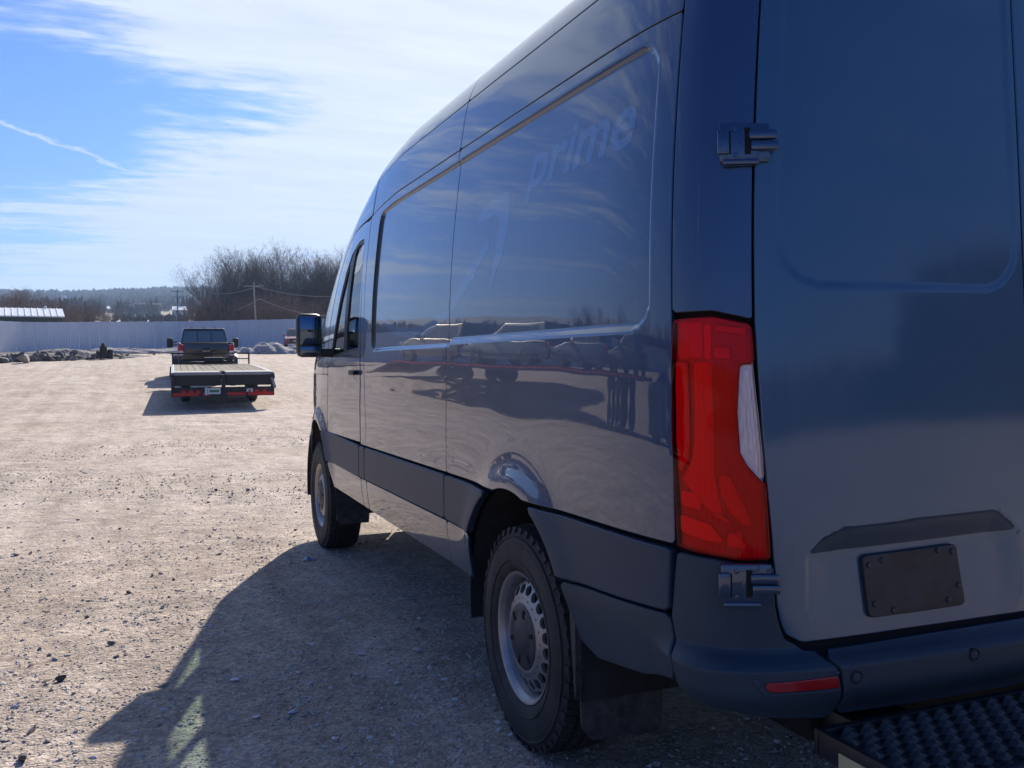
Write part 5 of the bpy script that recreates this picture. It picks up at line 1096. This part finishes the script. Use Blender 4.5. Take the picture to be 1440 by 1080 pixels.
# ---------- pickup ----------
bp=carpaint('black_pickup_paint',(.008,.009,.011),.1)
pk=empty('pickup_truck',label='black pickup truck with tow mirrors hitched to the flatbed trailer',cat='pickup')
def X(s,a,b): return (min(s*a,s*b),max(s*a,s*b))
MB().box(-.98,.98,.12,5.9,.62,1.10,.05).box(-1.0,1.0,4.3,5.95,.9,1.32,.12).build('body',bp,pk,smooth=True,angle=50)
bed=MB().box(-1.0,-.90,.14,2.20,.80,1.46,.03).box(.90,1.0,.14,2.20,.80,1.46,.03).box(-.95,.95,2.12,2.20,.80,1.46,.02).box(-.92,.92,.16,2.15,.82,.88).build('cargo_bed',bp,pk,smooth=True,angle=50)
tg=MB().box(-.795,.795,.06,.14,.84,1.44,.025).build('tailgate',bp,pk,smooth=True,angle=50)
MB().box(-.80,.80,.03,.13,1.425,1.468,.015).build('tailgate_cap',darktr,tg,smooth=True); MB().box(-.62,.62,.052,.062,1.05,1.32,.004).build('tailgate_panel',bp,tg,smooth=True); MB().box(-.13,.13,.040,.060,1.22,1.29,.01).build('tailgate_handle',darktr,tg,smooth=True); MB().box(-.14,.14,.044,.056,1.135,1.18,.004).build('tailgate_badge',chrome,tg)
for s in (-1,1):
    a=X(s,.80,.985); tlp=MB().box(a[0],a[1],.05,.20,.98,1.40,.03).build('tail_light',redl,pk,smooth=True); b=X(s,.815,.965); MB().box(b[0],b[1],.04,.052,1.00,1.17,.004).build('reversing_lamp',whl,tlp)
    # wide rear fender over the wheel
    fm=MB(); prof=[]; 
    for i in range(15):
        t=math.radians(-8+196*i/14); prof.append((1.42+.60*math.cos(t),.42+.62*math.sin(t)))
    v=[];m_=len(prof)
    for (w,k) in ((.96,1.03),(1.10,1.0),(1.17,.93),(1.18,.84)): v+=[(s*w,1.42+(p[0]-1.42)*k,.42+(p[1]-.42)*k) for p in prof]
    fm.add(v,[(r*m_+i,r*m_+i+1,(r+1)*m_+i+1,(r+1)*m_+i) for r in range(3) for i in range(m_-1)]).build('rear_fender',bp,pk,smooth=True)
    simple_wheel(pk,s*.98,1.42,.42,.34); simple_wheel(pk,s*.92,4.95,.42,.27)
    am=MB().box(*X(s,.92,1.22),3.88,3.93,1.42,1.46,.01).box(*X(s,.92,1.22),3.88,3.93,1.30,1.34,.01).build('mirror_arm',darktr,pk)
    mr_=MB().box(*X(s,1.16,1.40),3.84,3.96,1.20,1.60,.05).build('tow_mirror',darktr,pk,smooth=True); MB().box(*X(s,1.18,1.38),3.832,3.842,1.23,1.56,.01).build('mirror_glass',black,mr_)
MB().box(-.98,.98,-.02,.10,.66,.82,.03).build('rear_bumper',darktr,pk,smooth=True)
cabp=tapered(MB(),-.97,.97,2.24,4.75,1.08,2.0,.20,.10,.95,.08).build('cab',bp,pk,smooth=True,angle=60)
def cx(z): return .97-.20*(z-1.08)/.92
def cy(z): return 2.24+.10*(z-1.08)/.92-.008
wz0,wz1=1.46,1.88
rw=MB().add([(-cx(wz0)+.07,cy(wz0),wz0),(cx(wz0)-.07,cy(wz0),wz0),(cx(wz1)-.07,cy(wz1),wz1),(-cx(wz1)+.07,cy(wz1),wz1)],[(0,1,2,3)]).build('rear_window',tint,cabp)
for u in (-.26,.26): MB().box(u-.012,u+.012,cy(1.6)-.015,cy(1.6)+.03,wz0,wz1).build('window_bar',darktr,rw)
for s in (-1,1):
    for ya,yb,sl in ((2.42,3.25,0),(3.33,4.35,.45)): MB().add([(s*(cx(1.46)+.006),ya,1.46),(s*(cx(1.46)+.006),yb,1.46),(s*(cx(1.86)+.006),yb-sl,1.86),(s*(cx(1.86)+.006),ya+.05,1.86)],[(0,1,2,3)]).build('side_window',tint,cabp)
for u in (-.45,0,.45): MB().box(u-.06,u+.06,3.0,3.12,1.995,2.035,.01).build('roof_marker',mat('amber_marker_lamp',(.5,.2,.02),rough=.3) if 'amber_marker_lamp' not in MATS else MATS['amber_marker_lamp'],cabp)
MB().box(-.95,.95,5.9,6.05,.6,1.1,.05).build('front_bumper',darktr,pk,smooth=True)
x0,y0,z0=on(290.5,36.2); x1,y1,z1=on(284.5,41.5); dz=(z1-z0)
pk.location=(x0,y0,z0); pk.rotation_euler=(math.atan2(dz,math.hypot(x1-x0,y1-y0)),0,-math.atan2(x1-x0,y1-y0))
# ---------- trailer ----------
tlm=mat('trailer_frame_black',(.015,.015,.017),rough=.55); plankc=[(.36,.30,.22),(.44,.37,.27),(.30,.26,.21),(.48,.42,.32),(.40,.36,.30)]
plank_m=mat('deck_plank',(.19,.165,.13),rough=.95,spec=.15,col2=(.32,.275,.215),vscale=3,detail=7,stretch=(6,.5,6),objrand=.14)
railm=mat('galvanised_edge',(.26,.27,.29),rough=.5,metal=.4,var=.1)
trl=empty('flatbed_trailer',label='low flatbed trailer with wooden plank deck, hitched behind the black pickup',cat='trailer')
Lt,Wt,H_=8.0,2.60,.90
fr=MB().box(-1.27,-1.15,0,Lt,H_-.22,H_-.045,.01).box(1.15,1.27,0,Lt,H_-.22,H_-.045,.01).box(-.30,-.18,0,Lt,.55,H_-.22).box(.18,.30,0,Lt,.55,H_-.22)
for i in range(14): fr.box(-1.2,1.2,.1+i*.59,.17+i*.59,H_-.18,H_-.06)
fr.tube((-.25,Lt,.62),(0,Lt+1.3,.60),.06,n=6).tube((.25,Lt,.62),(0,Lt+1.3,.60),.06,n=6)
fr.build('frame',tlm,trl)
npk=13; w=2.42/npk
pme=MB().box(-w/2+.006,w/2-.006,1.25,Lt-.02,-.04,0).build('plank',plank_m,trl); pme.location=(-1.21+w*.5,0,H_)
for i in range(1,npk):
    o=link(bpy.data.objects.new('plank',pme.data),trl); o.location=(-1.21+w*(i+.5),0,H_+random.uniform(-.004,.004))
for s in (-1,1): MB().box(*X(s,1.215,1.30),0.0,Lt,H_-.06,H_+.012,.008).build('deck_edge',railm,trl)
# folded rear ramps: grey topped flats with dark end faces
rmt=mat('ramp_top',(.30,.29,.28),rough=.85,var=.15,vscale=4)
for s in (-1,1):
    rp_=MB().box(*X(s,.06,1.23),.02,1.22,H_-.34,H_+.0,.012).build('loading_ramp',tlm,trl); MB().box(*X(s,.07,1.22),.03,1.21,H_+.001,H_+.014).build('ramp_tread',rmt,rp_)
    MB().box(*X(s,.05,1.24),-.02,.02,H_-.06,H_+.02,.006).build('ramp_lip',railm,rp_)
rb=MB().box(-1.30,1.30,-.05,.06,H_-.62,H_-.38,.01).box(-1.30,-1.22,-.05,.1,H_-.62,H_-.04,.01).box(1.22,1.30,-.05,.1,H_-.62,H_-.04,.01).box(-.05,.05,-.04,.06,H_-.6,H_-.05).build('rear_cross_member',tlm,trl)
for a,b in ((-1.27,-.62),(.10,.55),(.62,1.27),(-.52,-.36)): MB().box(a,b,-.058,-.050,H_-.60,H_-.52).build('reflective_strip',redl,rb)
for u in (-1.0,-.82,-.64,.66,.84,1.05): q=MB().lathe([(-.075,0),(-.075,.05),(-.05,.062)],'y',14,(u,0,H_-.50)).build('tail_lamp',redl,rb,smooth=True)
gp=MB().box(-.40,-.08,-.075,-.065,H_-.56,H_-.40).build('number_plate',platem,rb); MB().box(-.36,-.12,-.078,-.075,H_-.51,H_-.45).build('plate_lettering',mat('plate_green',(.06,.18,.09),rough=.5),gp)
MB().box(-.47,-.41,-.08,-.06,H_-.58,H_-.38).box(.58,.74,-.075,-.065,H_-.52,H_-.43).build('white_tag',platem,rb)
MB().tube((1.24,-.02,H_-.14),(1.32,-.06,H_-.42),.04,n=6).build('ramp_strut',railm,rb)
for s in (-1,1):
    for y in (2.35,3.3): simple_wheel(trl,s*.92,y,.36,.24,railm)
    MB().box(*X(s,1.30,1.34),.1,Lt-.2,H_-.16,H_-.10).build('rub_rail',railm,trl)
    for k in range(9): MB().box(*X(s,1.27,1.34),.2+k*.9,.25+k*.9,H_-.18,H_-.05).build('stake_pocket',tlm,trl)
hr=MB().tube((-1.25,Lt,H_),(-1.25,Lt,H_+.38),.03,n=6).tube((1.25,Lt,H_),(1.25,Lt,H_+.38),.03,n=6).tube((-1.25,Lt,H_+.38),(1.25,Lt,H_+.38),.03,n=6).tube((-1.25,Lt,H_+.19),(1.25,Lt,H_+.19),.02,n=6).build('front_rail',tlm,trl)
pa,pb_=at(314,524,25.6),at(297.5,512.5,33.4)
def setaxis(root,A,B,h):
    d=B-A; L_=math.hypot(d[0],d[1]); root.rotation_euler=(math.atan2(d[2],L_),0,-math.atan2(d[0],d[1])); root.location=(A[0],A[1],A[2]-h)
setaxis(trl,pa,pb_,H_)
# winch, chain and lever lying on the front of the deck
wn=MB().box(-.2,.18,0,.3,0,.16,.03).tube((-.3,.1,.1),(.3,.1,.1),.11,n=12).box(.2,.4,.05,.25,0,.10,.02).box(-.75,-.3,.1,.3,0,.06,.02)
for i in range(7): wn.tube((.25+i*.07,.02,.05+.03*(i%2)),(.30+i*.07,.02,.10-.03*(i%2)),.025,n=6)
wno=wn.build('winch',tlm,None,smooth=True,label='black winch and chain binder lying on the front of the trailer deck',cat='winch')
wno.location=tuple(at(301,511,32.8)); wno.rotation_euler=trl.rotation_euler
MB().tube((.30,.1,.12),(.50,.1,.34),.025,n=6).build('lever',railm,wno)
jk=MB().tube((0,0,-.5),(0,0,.45),.05,n=8).box(-.06,.06,-.06,.06,.42,.52).tube((0,0,.47),(.22,0,.47),.018,n=6).build('trailer_jack',tlm,trl); jk.location=(.05,Lt+.6,.9)
# ---------- car hauler left of the frame, mirrored in the van side ----------
hl=empty('car_hauler',label='long car hauler trailer left of the frame, mirrored in the van side',cat='trailer')
LH=19.; mb=MB().box(-1.25,-1.05,0,LH,.85,1.05).box(1.05,1.25,0,LH,.85,1.05)
for i in range(24): mb.box(-1.2,1.2,.3+i*.8,.6+i*.8,.95,1.03)
mb.add([(-1.2,LH,.95),(1.2,LH,.95),(1.2,LH+2.4,.25),(-1.2,LH+2.4,.25),(-1.2,LH,1.05),(1.2,LH,1.05),(1.2,LH+2.4,.32),(-1.2,LH+2.4,.32)],[(0,1,2,3),(4,5,6,7),(0,3,7,4),(1,2,6,5)])
mb.build('deck',mat('hauler_red_frame',(.10,.02,.03),rough=.5),hl)
for s in (-1,1):
    for y in (3.5,4.6,14.5,15.6): simple_wheel(hl,s*1.0,y,.48,.28,darktr)
    MB().box(*X(s,1.25,1.30),0,LH,.98,1.04).build('side_rail',redl,hl)
def azp(azd,r): t=math.radians(azd); x,y=CPOS[0]+r*math.sin(t),CPOS[1]+r*math.cos(t); return np.array([x,y,float(G(x,y))])
A_,B_=azp(-37,21.5),azp(-14.3,35); setaxis(hl,A_,B_,0); bpy.context.view_layer.update()
Mh=hl.matrix_basis if False else (Matrix.Translation(hl.location)@hl.rotation_euler.to_matrix().to_4x4())
silver=carpaint('silver_car_paint',(.10,.11,.125),.5); blackc=carpaint('black_car_paint',(.012,.012,.014),.2); bronze=carpaint('bronze_car_paint',(.16,.12,.09),.5); whitec=carpaint('dark_blue_car_paint',(.015,.03,.07),.3)
for i,(y,pm,lb,k) in enumerate(((.6,blackc,'black saloon at the front end of the hauler mirrored in the van side','saloon'),(5.4,whitec,'dark blue saloon on the hauler mirrored in the van side','saloon'),(10.1,silver,'grey SUV on the hauler mirrored in the van side','suv'),(14.7,bronze,'bronze SUV at the ramp end of the hauler mirrored in the van side','suv'))):
    c=car(pm,k,lb); p=Mh@Vector((0,y,1.03)); c.location=p; c.rotation_euler=hl.rotation_euler
# two more parked cars further round to the left
for azd,r,pm,lb in ((-50,19,silver,'grey saloon parked left of the frame near the van'),(-61,15,blackc,'black SUV parked far left of the frame near the van')):
    c=car(pm,'suv' if pm is blackc else 'saloon',lb); p=azp(azd,r); face(c,p[0],p[1],p[2],.4,1)
# ================= air =================
if HAZE>0:
    hb=MB().box(-3520,3520,-3520,3520,-6,260).build('haze',None,None); hb['kind']='stuff'; hb['label']='thin blue air haze over the valley'; hb['category']='haze'
    m=bpy.data.materials.new('air'); m.use_nodes=True; nt=m.node_tree; nt.nodes.clear(); o=nt.nodes.new('ShaderNodeOutputMaterial'); v=nt.nodes.new('ShaderNodeVolumePrincipled'); v.inputs['Density'].default_value=HAZE; v.inputs['Color'].default_value=(.50,.70,1,1); v.inputs['Anisotropy'].default_value=.2
    nt.links.new(v.outputs[0],o.inputs['Volume']); hb.data.materials.append(m)
